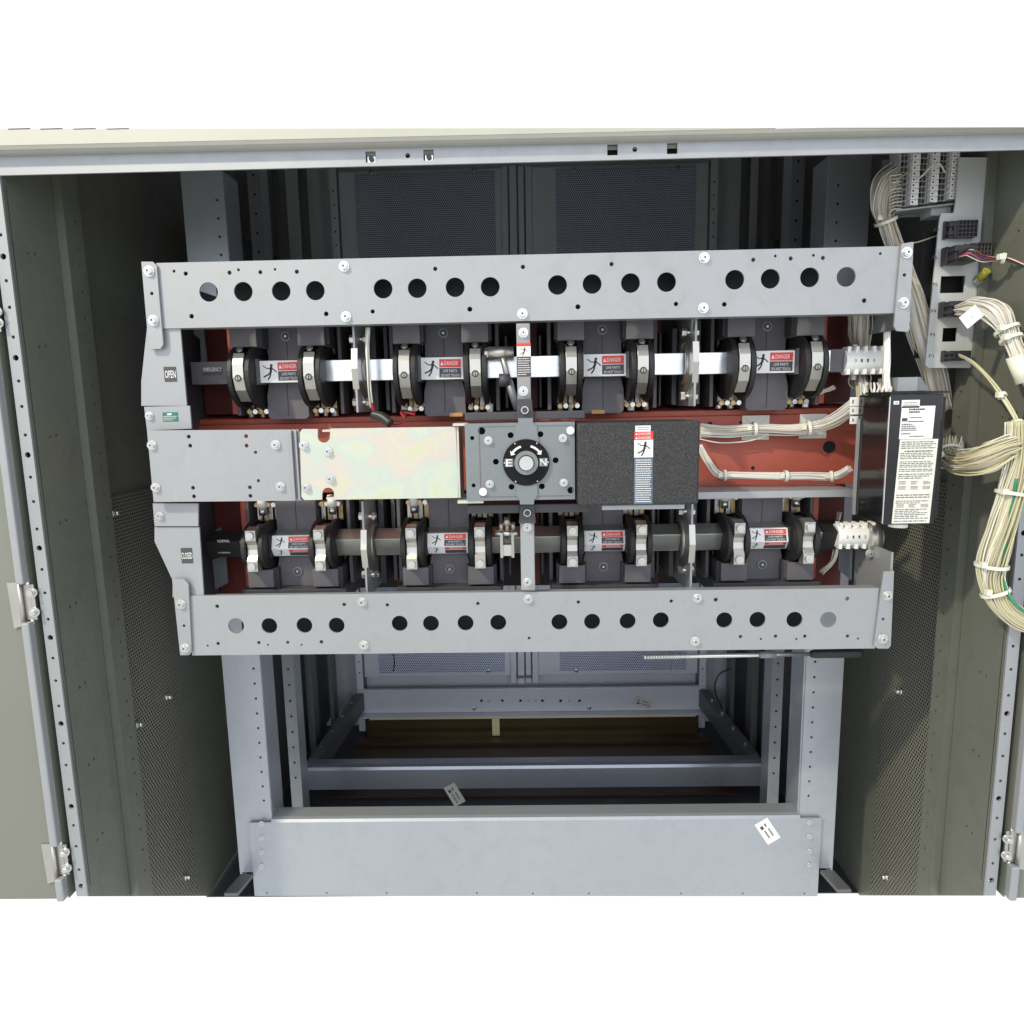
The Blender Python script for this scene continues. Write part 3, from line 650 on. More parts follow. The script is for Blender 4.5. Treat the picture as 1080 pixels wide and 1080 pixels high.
# black brackets above and below the gearbox with ring bushes
for (ax, ay, bx_, by), ring, nm in (((490, 435.5, 617, 441.5), (553.5, 432.5), 'upper'), ((492, 533, 622, 540), (556, 540), 'lower')):
    Yb = .05
    x0, z1 = xz(ax, ay, Yb); x1, z0 = xz(bx_, by, Yb)
    mb = MB(); mb.box(x0, x1, Yb, Yb+.06, z0, z1, MOLDD)
    rx, rz = xz(*ring, Yb)
    zt_ = rz+(.014 if nm == 'upper' else .010)
    mb.extr([(rx-.011, z0 if nm == 'upper' else rz-.014), (rx+.011, z0 if nm == 'upper' else rz-.014), (rx+.009, zt_ if nm == 'upper' else z1), (rx-.009, zt_ if nm == 'upper' else z1)], fr(0), Yb-.005, Yb-.0003, MOLDD)
    o = obj('drive_bracket', mb, sw, bevel=.001)
    mb = MB(); mb.cyl((rx, Yb-.009, rz), (rx, Yb-.0045, rz), .0047, ZINC, n=24, smooth=False); mb.cyl((rx, Yb-.0095, rz), (rx, Yb-.0089, rz), .0036, MOLDD, n=20); obj('bush_ring', mb, o)
# straps
YS = .055
ux0, uz1 = xz(544, 341, YS); ux1, uz0 = xz(561, 424, YS)
mb = MB(); mb.box(ux0+.0004, ux1-.001, YS, YS+.003, uz0, uz1, mat('strap_grey', (.30, .29, .30), .45, .3, .05, 500)); st1 = obj('upper_strap', mb, sw, bevel=.0015)
for py in (351, 412.5): x, z = xz(552, py, YS); bolt(x, YS, z, st1, .0062)
x0, z1 = xz(545, 362, YS); x1, z0 = xz(560, 397, YS)
mb = MB(); h = z1-z0; rect(mb, x0, x1, z0, z0+h*.6, fr(YS), -.0004, LGREY); rect(mb, x0, x1, z0+h*.6, z1-h*.10, fr(YS), -.0004, PAPER); rect(mb, x0, x1, z1-h*.10, z1, fr(YS), -.0004, LRED)
figure(mb, (x0+x1)/2, z0+h*.75, h*.27, fr(YS), -.0006, INK); lines(mb, x0+.001, x1-.001, z0+h*.57, z0+h*.03, 8, fr(YS), -.0006, PAPERC, .35)
lab('warning_label', mb, st1)
lx0, lz1 = xz(548.5, 551, YS); lx1, lz0 = xz(564.5, 622.5, YS)
mb = MB(); mb.box(lx0, lx1, YS, YS+.003, lz0, lz1, STEEL); st2 = obj('lower_strap', mb, sw, bevel=.0015)
for py in (556, 613.5): x, z = xz(556, py, YS); bolt(x, YS, z, st2, .0062)
# black wrinkle-finish cover
YK = .005
kx0, kz1 = xz(609, 446, YK); kx1, kz0 = xz(737, 532, YK)
mb = MB(); mb.box(kx0, kx1, YK, .09, kz0, kz1, WRINKLE); cover = obj('control_cover', mb, sw, bevel=.003)
lx0, lz1 = xz(669, 449, YK); lx1, lz0 = xz(688, 531.5, YK); h = lz1-lz0; W = lx1-lx0; e = -.0006
mb = MB(); mp = fr(YK)
rect(mb, lx0+W*.05, lx0+W*.86, lz1-h*.075, lz1, mp, e, PAPER); lines(mb, lx0+W*.18, lx0+W*.8, lz1-h*.01, lz1-h*.06, 2, mp, e*1.4, LGREY, .3)
rect(mb, lx0, lx1, lz1-h*.18, lz1-h*.075, mp, e, LRED)
for q in (.102, .152): text(mb, 'DANGER', lx0+W*.55, lz1-h*q, W*.66, h*.03, mp, e*1.5, PAPER); flat(mb, [(lx0+W*.06, lz1-h*(q+.014)), (lx0+W*.18, lz1-h*(q+.014)), (lx0+W*.12, lz1-h*(q-.014))], mp, e*1.5, PAPER)
rect(mb, lx0, lx1, lz1-h*.40, lz1-h*.18, mp, e, PAPER); figure(mb, (lx0+lx1)/2, lz1-h*.29, h*.19, mp, e*1.5, INK)
rect(mb, lx0, lx1, lz0, lz1-h*.40, mp, e, LBLUE); lines(mb, lx0+W*.08, lx1-W*.08, lz1-h*.42, lz0+h*.02, 20, mp, e*1.5, PAPER, .38)
lab('warning_label', mb, cover, 'tall danger label with shock pictogram and fine print')
x0, z1 = xz(635, 533.5, YK+.006); x1, z0 = xz(722, 536.5, YK+.006); mb = MB(); mb.box(x0, x1, YK+.006, .07, z0, z1, STEEL); obj('cover_lip', mb, sw)
# red insulating beam and boards
YB = .165
mb = MB(); mb.box(-.475, .50, YB, YB+.10, .738, .838, RED)
mb.hull8([(-.475, YB+.004, .838), (.50, YB+.004, .838), (.50, YB+.004, .846), (-.475, YB+.004, .846)], [(-.475, YB+.06, .838), (.50, YB+.06, .838), (.50, YB+.06, .852), (-.475, YB+.06, .852)], RED)
beam = obj('insulating_beam', mb, sw, bevel=.001)
for px, py, r in ((749, 447, .003), (794, 493.5, .0026), (874.5, 471.5, .0088), (781, 445.5, .002)):
    x, z = xz(px, py, YB); mb = MB(); mb.cyl((x, YB-.0006, z), (x, YB+.0004, z), r, HOLE, n=24); obj('beam_hole', mb, beam)
for px, py in ((796.5, 451), (857, 449.5)):
    x, z = xz(px, py, YB); mb = MB(); hw = .019
    mb.box(x-hw, x+hw, YB-.002, YB-.0002, z-hw*.9, z+hw*.9, PAPERC)
    for a in (-1, 1): mb.hull8([(x-hw*.9, YB-.0024, z-a*hw*.8), (x-hw*.86, YB-.0024, z-a*hw*.8), (x+hw*.9, YB-.0024, z+a*hw*.8), (x+hw*.86, YB-.0024, z+a*hw*.8)], [(x-hw*.9, YB-.002, z-a*hw*.8), (x-hw*.86, YB-.002, z-a*hw*.8), (x+hw*.9, YB-.002, z+a*hw*.8), (x+hw*.86, YB-.002, z+a*hw*.8)], WIREC)
    obj('adhesive_mount', mb, beam)
mb = MB(); x0, z1 = xz(738, 516, .10); x1, z0 = xz(901, 524, .10); mb.box(x0-.05, x1, .10, YB+.03, z0+.0, z1-.004, STEEL); obj('wiring_shelf', mb, sw, bevel=.001)
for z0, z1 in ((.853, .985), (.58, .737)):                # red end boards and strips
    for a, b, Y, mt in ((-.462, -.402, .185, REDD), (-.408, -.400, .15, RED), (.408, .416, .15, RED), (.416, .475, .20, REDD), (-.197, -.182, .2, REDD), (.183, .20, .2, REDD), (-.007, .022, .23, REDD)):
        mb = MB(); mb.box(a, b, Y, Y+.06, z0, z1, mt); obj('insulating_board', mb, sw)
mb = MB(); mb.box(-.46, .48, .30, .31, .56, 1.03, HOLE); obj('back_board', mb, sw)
mb = MB(); mb.box(-.40, .40, .108, .111, .985, 1.046, MOLDD); obj('upper_shield', mb, sw)
mb = MB(); mb.box(-.40, .40, .104, .108, .521, .588, MOLDD); obj('lower_shield', mb, sw)
# side frame steel seen behind the left and right openings
for pts, Y in (([(204, 345), (214, 345), (219, 388), (212, 388), (211, 358), (204, 352)], .15), ([(224, 590), (238, 586), (240, 615), (227, 622)], .15), ([(222, 562), (233, 556), (233, 566), (226, 566)], .15), ([(887, 548), (900, 552), (898, 612), (884, 600)], .17)):
    mb = MB(); mb.plate([xz(px, py, Y) for px, py in pts], [], fr(Y), .004, STEEL2); obj('inner_bracket', mb, sw)
mb = MB(); obj('end_web', mb.box(.476, .479, Y0+.002, .16, .945, 1.03, STEEL), sw); mb = MB(); mb.box(.476, .479, Y0+.002, .16, .54, .66, STEEL); obj('end_web', mb, sw)
mb = MB(); mb.box(-.4675, -.4645, Y0+.004, .30, .54, 1.03, MOLDD); obj('end_web', mb, sw)

# ---- contact poles --------------------------------------------------------
ZT, ZB_ = .909, .6705; YA = .135                          # shaft axes
PX = (-.326, -.108, .110, .334)
def disc(mb, x0, x1, cz_, r, mt, lobe=0., n=40, cy=YA):
    pts = []
    for i in range(n):
        a = 2*math.pi*i/n; rr = r*(1+lobe*math.cos(2*a))
        pts.append((cy+(.0475 if r > .03 else r)*math.cos(a), cz_+rr*math.sin(a)))
    mb.extr(pts, lambda u, v, q: (q, u, v), x0, x1, mt)
def pole(cx, zs, top):
    k = 1 if top else -1
    org = (cx, YA, zs)
    mb = MB()
    # main arc-chute moulding: narrow towards the plate, wider foot near the beam
    if top:
        mb.box(cx-.0265, cx+.0265, .150, .29, zs+.012, .985, MOLD)
        mb.extr([(cx-.0285, zs-.060), (cx-.0245, zs-.064), (cx+.0245, zs-.064), (cx+.0285, zs-.060), (cx+.0285, zs-.032), (cx+.024, zs-.012), (cx-.024, zs-.012), (cx-.0285, zs-.032)], fr(0), .140, .29, MOLD)
        mb.box(cx-.0006, cx+.0006, .1393, .1402, zs-.060, zs-.014, MOLDD)
        mb.box(cx-.0006, cx+.0006, .1493, .1502, zs+.014, zs+.044, MOLDD)
    else:
        mb.box(cx-.0285, cx+.0285, .142, .29, zs+.014, zs+.062, MOLD)
        mb.box(cx-.0006, cx+.0006, .1413, .1422, zs+.016, zs+.058, MOLDD)
        mb.extr([(cx-.024, zs-.012), (cx-.028, zs-.032), (cx-.028, .595), (cx+.028, .595), (cx+.028, zs-.032), (cx+.024, zs-.012)], fr(0), .135, .29, MOLD)
        mb.box(cx-.074, cx+.074, .112, .29, .590, .6085, MOLDD)
    mb.box(cx-.070, cx+.070, .205, .29, .856 if top else .60, .985 if top else .735, BLACK)
    body = obj('contact_pole', mb, sw, bevel=.0012, origin=org)
    # round mark or screw on the moulding
    zz = zs+.049 if top else zs-.041; yy = .150 if top else .135
    mb = MB(); mb.cyl((cx, yy-.002, zz), (cx, yy-.0003, zz), .0068, STEEL2, n=24, smooth=False); mb.cyl((cx, yy-.003, zz), (cx, yy-.002, zz), .0045, MOLDD, n=18, smooth=False); mb.cyl((cx, yy-.0036, zz), (cx, yy-.003, zz), .0018, ZINC, n=8)
    obj('moulding_screw', mb, body)
    for s in (-1, 1):
        zb0, zb1 = (.9415, .975) if top else (.6115, .637)
        mb = MB(); a, b = sorted((cx+s*.0275, cx+s*.0635)); mb.box(a, b, .112, .19, zb0, zb1, MOLD)
        obj('side_block', mb, body, bevel=.001)
        # dark recess rim round the block
        mb = MB(); mb.box(a-.003, b+.003, .125, .19, zb0-.003 if not top else zb0+.003, zb1-(.002 if top else -.0), MOLDD); obj('block_rim', mb, body)
        xc = cx+s*.0465
        # pair of cam discs with clamp between
        mb = MB()
        dr_, dz_ = (.0425, -.006) if top else (.0345, -.001)
        disc(mb, xc-.0150, xc-.0085, zs+dz_, dr_, BLACK, 0); disc(mb, xc+.0085, xc+.0150, zs+dz_, dr_, BLACK, 0); disc(mb, xc-.0085, xc+.0085, zs+dz_, .0285, MOLDD)
        obj('cam_disc', mb, body, bevel=.001)
        mb = MB(); cw = .0072
        if top:
            R_ = .047; ang = [36, 15, -8, -31, -58]; P = [(YA-R_*math.cos(math.radians(t)), zs-.002+R_*.94*math.sin(math.radians(t))) for t in ang]
            R2 = R_-.006; Q = [(YA-R2*math.cos(math.radians(t)), zs-.002+R2*.94*math.sin(math.radians(t))) for t in ang]
            for i in range(len(P)-1):
                mb.extr([P[i], P[i+1], Q[i+1], Q[i]], lambda u, v, q: (q, u, v), xc-cw+(.0012*i*i*.3 if cx > 9 else 0), xc+cw, NICK)
        else:
            prof = [(.030, .030), (.0465, .0265), (.0465, .0125), (.042, .006), (.0405, -.001), (.042, -.009), (.0465, -.0155), (.0465, -.0305), (.030, -.033), (.030, 0)]
            mb.extr([(YA-a_, zs+b_) for a_, b_ in prof], lambda u, v, q: (q, u, v), xc-cw, xc+cw, NICK)
        obj('clamp', mb, body, bevel=.0005)
        if top:
            for t in (-9, 42):
                y_ = YA-.0468*math.cos(math.radians(t)); z_ = zs-.002+.0450*math.sin(math.radians(t))
                d = Vector((0, -math.cos(math.radians(t)), math.sin(math.radians(t))))
                p = Vector((xc, y_, z_)); mb = MB(); mb.cyl(p, p+d*.0006, .0046, MOLDD if t < 0 else ZINC, n=16); mb.cyl(p+d*.0006, p+d*.0012, .0030, NICK if t < 0 else ZINC, n=6); mb.box(p.x-.0006, p.x+.0006, p.y-.0016, p.y-.001, p.z-.003, p.z+.003, MOLDD); obj('clamp_screw', mb, body)
        else:
            for dz in (-.0228, .0198):
                mb = MB(); yv = YA-.0465; mb.cyl((xc, yv-.004, zs+dz), (xc, yv, zs+dz), .0052, ZINC, r1=.0055, n=18); mb.cyl((xc, yv-.0045, zs+dz), (xc, yv-.004, zs+dz), .003, ZINC, n=6, smooth=False); obj('clamp_screw', mb, body)
        # braids and contact fingers around the cam
        for j in range(4):
            xx = xc-.012+.008*j; sgn = -k
            mb = MB(); mb.box(xx-.003, xx+.003, .16+.004*(j % 2), .2, zs+sgn*.040-.012, zs+sgn*.040+.014, COPPER if j % 2 else NICK)
            mb.cyl((xx, .150, zs+sgn*.053), (xx, .19, zs+sgn*.053), .0035, ZINC if j % 2 else COPPER, n=8)
            obj('contact_finger', mb, body)
            mb = MB(); mb.box(xx-.0028, xx+.0028, .168, .2, zs-sgn*.03-.01, zs-sgn*.03+.013, COPPER); obj('contact_braid', mb, body)
        if not top:
            mb = MB(); mb.cyl((xc+s*.004, .15, zs+.049), (xc+s*.004, .15, zs+.066), .0065, WHITE, n=16); mb.cyl((xc+s*.004, .15, zs+.038), (xc+s*.004, .15, zs+.049), .0052, ZINC, n=12); obj('standoff', mb, body)
        # collar plate on the shaft
        mb = MB(); a, b = sorted((cx+s*.0285, cx+s*.0325)); mb.box(a, b, YA-.022, YA+.02, zs-.017, zs+.017, MOLD if top else BLACK); obj('collar', mb, body)
        # side fin of the pole frame
        mb = MB(); a, b = sorted((cx+s*.0705, cx+s*.0755)); z0_, z1_ = (zs-.058, .985) if top else (.606, zs+.066)
        mb.box(a, b, .15, .27, z0_, z1_, MOLD); a, b = sorted((cx+s*.083, cx+s*.0865)); mb.box(a, b, .175, .26, z0_+.003, (z1_-.03) if top else z1_, MOLDD)
        obj('frame_fin', mb, body, bevel=.0008)
    return body
pt = pole(PX[0], ZT, True); pb = pole(PX[0], ZB_, False)
poles = {('t', 0): pt, ('b', 0): pb}
for i in (1, 2, 3):
    for key, src, zs in (('t', pt, ZT), ('b', pb, ZB_)):
        c = clone(src); c.location = src.location+Vector((PX[i]-PX[0], 0, 0)); ORG[c.name] = Vector((PX[i], YA, zs)); poles[(key, i)] = c
ordn = ('first', 'second', 'third', 'fourth')
for (kk, i), o in poles.items(): o['label'] = '%s contact pole from the left in the %s row' % (ordn[i], 'upper' if kk == 't' else 'lower')
x_, z_ = PX[1], ZB_-.041
mb = MB(); text(mb, 'A', x_, z_, .0062, .0068, fr(YA-.0037), -.0003, GREYW); lab('printed_letter', mb, poles[('b', 1)], 'raised letter A')
# warning labels on the shaft over each pole (upper ones flat, lower ones folded over the ridge)
SH = .0142
for i, cx_ in enumerate(PX):
    par = poles[('t', i)]; Yf = YA-SH-.0022
    mb = MB(); mb.box(cx_-.028, cx_+.028, Yf+.0004, Yf+.004, ZT-.0145, ZT+.0145, WHITE)
    obj('label_carrier', mb, par)
    mb = MB(); danger_label(mb, cx_-.0255 if i < 3 else cx_-.0275, cx_+.0265, ZT-.0138, ZT+.0138, fr(Yf), tilt=(.012, -.018, .006, -.01)[i])
    lab('warning_label', mb, par)
    par = poles[('b', i)]
    yr = YA-.0215; za, zb2, zc = ZB_+.0135, ZB_-.0045, ZB_-.0155
    def two(u, v, w_):
        if v >= zb2: t = (v-zb2)/(za-zb2); y = yr+.006*t
        else: t = (zb2-v)/(zb2-zc); y = yr+.008*t
        return (u, y+w_-.0006, v)
    mb = MB(); mb.hull8([(cx_-.028, yr, zb2), (cx_+.028, yr, zb2), (cx_+.028, yr+.006, za), (cx_-.028, yr+.006, za)], [(cx_-.028, yr+.01, zb2), (cx_+.028, yr+.01, zb2), (cx_+.028, yr+.012, za), (cx_-.028, yr+.012, za)], WHITE)
    mb.hull8([(cx_-.028, yr+.0002, zb2-.0002), (cx_+.028, yr+.0002, zb2-.0002), (cx_+.028, yr+.008, zc), (cx_-.028, yr+.008, zc)], [(cx_-.028, yr+.012, zb2), (cx_+.028, yr+.012, zb2), (cx_+.028, yr+.014, zc), (cx_-.028, yr+.014, zc)], WHITE)
    obj('label_carrier', mb, par)
    mb = MB(); danger_label(mb, cx_-.027, cx_+.0265, zb2, za, two)
    # second, half-hidden label below the ridge
    um = cx_-.004; e = -.00015
    rect(mb, cx_-.027, cx_+.0265, zc, zb2-.0002, two, 0, PAPER); rect(mb, um, cx_+.0255, (zb2+zc)/2+.0008, zb2-.001, two, e, LRED); text(mb, 'DANGER', um+.016, (zb2+(zb2+zc)/2)/2, .019, .0026, two, 2*e, PAPER)
    rect(mb, um, cx_+.0255, zc+.0005, (zb2+zc)/2+.0002, two, e, LGREY); figure(mb, cx_-.016, (zb2+zc)/2, .0095, two, e, INK)
    lab('warning_label', mb, par)
# shafts
def sqbar(x0, x1, zs, half, rot, mt):
    mb = MB(); a0 = math.radians(45+rot); r = half*math.sqrt(2)
    pts = [(YA+r*math.cos(a0+k*math.pi/2), zs+r*math.sin(a0+k*math.pi/2)) for k in range(4)]
    mb.extr(pts, lambda u, v, q: (q, u, v), x0, x1, mt); return mb
SHD = mat('zinc_bar_dim', (.50, .52, .48), .3, .85, .1, 200, .12, 20, (1, 5, 5))  # same zinc as the upper bar, darkened to imitate dark reflections
us = obj('upper_shaft', sqbar(-.40, .42, ZT, SH, 0, BAR), sw, bevel=.0008)
ls = obj('lower_shaft', sqbar(-.40, .42, ZB_, SH*.97, 24, SHD), sw, bevel=.0008)
# insulated end sections with their printed names
mb = sqbar(-.448, -.385, ZT, .0148, 0, MOLD); ue = obj('upper_shaft_end', mb, sw)
mb = MB(); rect(mb, -.433, -.405, ZT-.003, ZT+.006, fr(YA-.0148), -.0003, LGREY); text(mb, 'EMERGENCY', -.419, ZT+.0045, .025, .0052, fr(YA-.0148), -.0006, PAPER); lab('badge', mb, ue, 'EMERGENCY printed on the shaft end')
mb = sqbar(-.448, -.385, ZB_, .0135, 24, BLACK); le = obj('lower_shaft_end', mb, sw)
mb = MB(); text(mb, 'NORMAL', -.421, ZB_+.008, .017, .0038, fr(YA-.0195), -.0006, PAPER); text(mb, 'NORMAL', -.421, ZB_-.0085, .017, .002, fr(YA-.0195), -.0006, PAPER); lab('badge', mb, le, 'NORMAL printed on the shaft end')
for zs, mt, rot in ((ZT, MOLD, 0), (ZB_, BLACK, 24)): obj('shaft_collar', sqbar(.41, .438, zs, .0148, rot, mt), sw)
# ribbed white end connectors
for zs, xa, xb, h in ((ZT-.001, .428, .480, .0158), (ZB_+.001, .430, .482, .0158)):
    mb = MB(); mb.cyl((xa, YA-.008, zs), (xb, YA-.008, zs), h, WHITE, n=20)
    for j in range(5):
        xx = xa+.004+j*(xb-xa-.008)/4
        mb.box(xx-.002, xx+.0025, YA-.02, YA-.004, zs+h*.7, zs+h+.003, WHITE); mb.box(xx-.002, xx+.0025, YA-.02, YA-.004, zs-h-.002, zs-h*.7, WHITE)
    c = obj('ribbed_connector', mb, sw, bevel=.0004)
    mb = MB()
    for j, ch in enumerate('3113'): text(mb, ch, xa+.011+j*.008, zs, .0022, .0042, fr(YA-.008-h), -.0004, LGREY)
    lab('connector_digits', mb, c)
x, z = xz(921, 567, .12)
mb = MB(); mb.cyl((x-.010, .125, z), (x+.006, .125, z), .021, NICK, n=32, smooth=True); mb.cyl((x-.022, .125, z), (x-.010, .125, z), .009, NICK, n=20); mb.cyl((x+.006, .125, z), (x+.010, .125, z), .017, ZINC, n=28); obj('end_bearing', mb, sw)
x, z = xz(917, 583.5, .11); bolt(x, .11, z, sw, .006)
# bearing supports between poles: thin vertical plate, bearing ring, bolts
def bearing(xc, zs, z0_, z1_):
    mb = MB(); mb.box(xc-.0013, xc+.0013, .085, .20, z0_, z1_, STEEL)
    mb.extr([(YA-.05, zs-.026), (YA-.056, zs), (YA-.05, zs+.026), (YA, zs+.05), (YA+.05, zs), (YA, zs-.05)], lambda u, v, q: (q, u, v), xc-.004, xc+.004, NICK)
    b = obj('bearing_support', mb, sw)
    mb = MB(); mb.cyl((xc-.007, YA, zs), (xc+.006, YA, zs), .0275, NICK, n=40); mb.cyl((xc-.0075, YA, zs), (xc+.0065, YA, zs), .022, MOLDD, n=32); obj('bearing_ring', mb, b)
    for a in (-.043, .040):
        mb = MB(); mb.cyl((xc-.011, YA-.020, zs+a), (xc+.012, YA-.020, zs+a), .0035, ZINC, n=10); mb.cyl((xc-.012, YA-.020, zs+a), (xc-.006, YA-.020, zs+a), .0058, ZINC, n=6, smooth=False); mb.cyl((xc+.006, YA-.020, zs+a), (xc+.010, YA-.020, zs+a), .0058, ZINC, n=6, smooth=False); obj('bolt', mb, b)
for xc in (-.217, .2225):
    bearing(xc, ZT, .853, .985); bearing(xc, ZB_, .60, .735)
    for z0_, z1_ in ((.855, .97), (.605, .735)):
        mb = MB(); mb.box(xc+.022, xc+.027, .17, .25, z0_, z1_, MOLD); mb.box(xc-.012, xc-.006, .17, .25, z0_, z1_-.01, MOLD); mb.box(xc+.006, xc+.0135, .155, .25, z0_, z1_, MOLDD); obj('divider_strip', mb, sw)
# small fittings on the bottom of the upper row
for i, cx_ in enumerate(PX):
    for j in range(9):
        xx = cx_-.06+.015*j+random.uniform(-.004, .004)
        if abs(xx-cx_) > .031 or j % 2:
            mb = MB(); mb.cyl((xx, .16, .848), (xx, .16, .848+random.uniform(.006, .016)), random.uniform(.003, .005), random.choice((ZINC, COPPER, NICK, WHITE)), n=10); obj('terminal_nut', mb, sw)
for px, py in ((480, 437.5), (632, 434.5)):
    x, z = xz(px, py, .12); mb = MB(); mb.box(x-.009, x+.009, .135, .15, z-.0025, z+.0025, AMBER); obj('amber_spacer', mb, sw)
# drive linkages beside the centre straps
x, z = xz(529, 374, .10); mb = MB()
mb.cyl((x-.018, .10, z+.002), (x+.016, .10, z+.002), .0085, NICK, n=18); mb.cyl((x-.022, .10, z+.002), (x-.015, .10, z+.002), .0075, ZINC, n=6, smooth=False)
x2, z2 = xz(536, 401, .095); x3, z3 = xz(546, 432, .095)
mb.tube([(x, .10, z), (x+.004, .097, z-.014), (x2, .095, z2)], .004, NICK, 8); mb.cyl((x2-.012, .095, z2), (x2+.002, .095, z2), .0085, MOLDD, n=16); mb.tube([(x2, .095, z2), (x3, .095, z3)], .0052, STEEL2, 8)
obj('drive_link', mb, sw)
mb = MB(); x, z = xz(535, 563, .10)
for dx in (-.0075, .0075): mb.box(x+dx-.0018, x+dx+.0018, .085, .11, z-.030, z+.004, NICK)
mb.box(x-.0055, x+.0055, .088, .10, z-.028, z-.013, ZINC); mb.cyl((x-.016, .098, z+.001), (x+.014, .098, z+.001), .005, ZINC, n=10); mb.cyl((x, .098, z-.006), (x, .098, z+.024), .0028, COPPER, n=10); mb.cyl((x, .098, z+.012), (x, .098, z+.024), .006, NICK, r1=.0035, n=12)
for dx in (-.008, .008): mb.cyl((x+dx, .10, z+.004), (x+dx, .10, z+.016), .0032, NICK, n=10)
obj('drive_link', mb, sw)

# ================================================================== CONTROLLER BOX
cx0, cx1, cz0, cz1, cy0, cy1 = .430, .493, .7075, .863, 0., .078
ctl = thing('controller_box', 'glossy black controller box with long printed labels at the right end of the switch', 'controller box', ((cx0+cx1)/2, .04, cz0))
mb = MB(); mb.box(cx0, cx1, cy0, cy1, cz0, cz1, GLOSS); bx_ = obj('housing', mb, ctl, bevel=.002)
mb = MB(); mb.box(cx0-.0006, cx0+.0006, cy0-.0008, cy0+.0008, cz0+.002, cz1-.003, ZINC); obj('edge_highlight', mb, ctl)  # added bright line imitating the highlight along the box edge
mb = MB(); mb.box(cx0-.0025, cx0-.0005, cy1-.01, cy1-.004, cz0+.002, cz1-.03, STEEL); obj('back_flange', mb, ctl)
mb = MB(); mb.box(cx0+.004, cx1+.012, .01, cy1, cz1+.0004, cz1+.003, BLACK); obj('lid', mb, ctl)
mb = MB(); mb.box(cx1, cx1+.014, .02, cy1, cz0+.004, cz1-.004, BLACK); obj('side_cover', mb, ctl)
def bl(n, px0, py0, px1, py1, sh, fn, mt=PAPER, lb=None):
    x0, z1 = xz(px0, py0, cy0); x1, z0 = xz(px1, py1, cy0)
    mp = lambda u, v, w_: (u+sh*(v-z1)/(z1-z0), cy0+w_, v)
    mb = MB(); rect(mb, x0, x1, z0, z1, mp, -.0004, mt); fn(mb, x0, x1, z0, z1, mp); return lab(n, mb, ctl, lb)
rn = random.Random(3)
def f1(mb, x0, x1, z0, z1, mp):
    W, h = x1-x0, z1-z0; E = -.0006
    lines(mb, x0+W*.22, x0+W*.70, z1-h*.06, z1-h*.22, 2, mp, E, INK, .6, rn)
    rect(mb, x0+W*.04, x0+W*.2, z1-h*.46, z1-h*.36, mp, E, LGREY); lines(mb, x0+W*.26, x0+W*.62, z1-h*.31, z1-h*.38, 1, mp, E, INK, .4, rn)
    lines(mb, x0+W*.22, x0+W*.7, z1-h*.43, z1-h*.50, 1, mp, E, INK, .45, rn); lines(mb, x0+W*.04, x0+W*.5, z1-h*.52, z1-h*.76, 4, mp, E, INK, .5, rn); lines(mb, x0+W*.04, x0+W*.35, z1-h*.80, z1-h*.88, 1, mp, E, INK, .4, rn); lines(mb, x0+W*.3, x0+W*.75, z1-h*.89, z1-h*.95, 1, mp, E, INK, .5, rn)
def f2(mb, x0, x1, z0, z1, mp):
    W, h = x1-x0, z1-z0; E = -.0006
    for a, b, n in ((.02, .115, 4), (.155, .235, 4), (.255, .335, 4), (.345, .385, 2), (.40, .47, 3), (.645, .70, 2), (.72, .765, 2), (.82, .95, 6), (.96, .985, 1)):
        lines(mb, x0+W*.05, x1-W*.05, z1-h*a, z1-h*b, n, mp, E, LGREY, .38, rn)
    lines(mb, x0+W*.15, x1-W*.12, z1-h*.13, z1-h*.15, 1, mp, E, INK, .6, rn)
    for r_ in (.49, .55, .765): 
        for c_ in (.08, .4, .72): lines(mb, x0+W*c_, x0+W*(c_+.2), z1-h*r_, z1-h*(r_+.045), 3, mp, E, LGREY, .4, rn)
bl('rating_label', 951, 428.5, 984, 462.5, .001, f1); bl('notice_label', 949, 463.5, 983, 551.5, .0035, f2, PAPERC)
bl('part_label', 951, 422, 969.5, 430, 0, lambda mb, x0, x1, z0, z1, mp: lines(mb, x0+.002, x1-.002, z1-.002, z0+.002, 2, mp, -.0006, LGREY, .35, rn))
bl('logo_label', 942.5, 423, 948, 426.5, 0, lambda mb, x0, x1, z0, z1, mp: text(mb, 'GB', (x0+x1)/2, (z0+z1)/2, (x1-x0)*.6, (z1-z0)*.5, mp, -.0006, LGREY), PAPER)
for py0, py1 in ((419, 428), (429, 437), (439, 447)):
    x0, z1 = xz(896.5, py0, .082); x1, z0 = xz(905, py1, .082); mb = MB(); mb.box(x0, x1+.001, .0815, .0825, z0, z1, PAPER); rect(mb, x0+.003, x0+.0045, z0+.003, z1-.003, fr(.0815), -.0003, LGREY); obj('wire_marker', mb, ctl)
mb = MB(); x0, z0 = xz(505+10, 555, .03); x0, z1 = xz(936, 553, .03); x1, z0 = xz(958, 557, .03); mb.cyl(((x0+x1)/2, .03, z0+.002), ((x0+x1)/2, .03, cz0), .011, WHITE, n=20); obj('standoff', mb, ctl)
# grey wiring duct above the box
mb = MB(); x0, z1 = xz(947, 398, .07); x1, z0 = xz(967, 416, .07)
mb.box(x0, x1, .07, .12, cz1+.004, z1, STEEL); mb.hull8([(x1, .071, cz1+.004), (x1+.016, .071, cz1+.004), (x1+.004, .071, z1), (x1, .071, z1)], [(x1, .12, cz1+.004), (x1+.016, .12, cz1+.004), (x1+.004, .12, z1), (x1, .12, z1)], STEEL2); obj('plug_housing', mb, ctl)

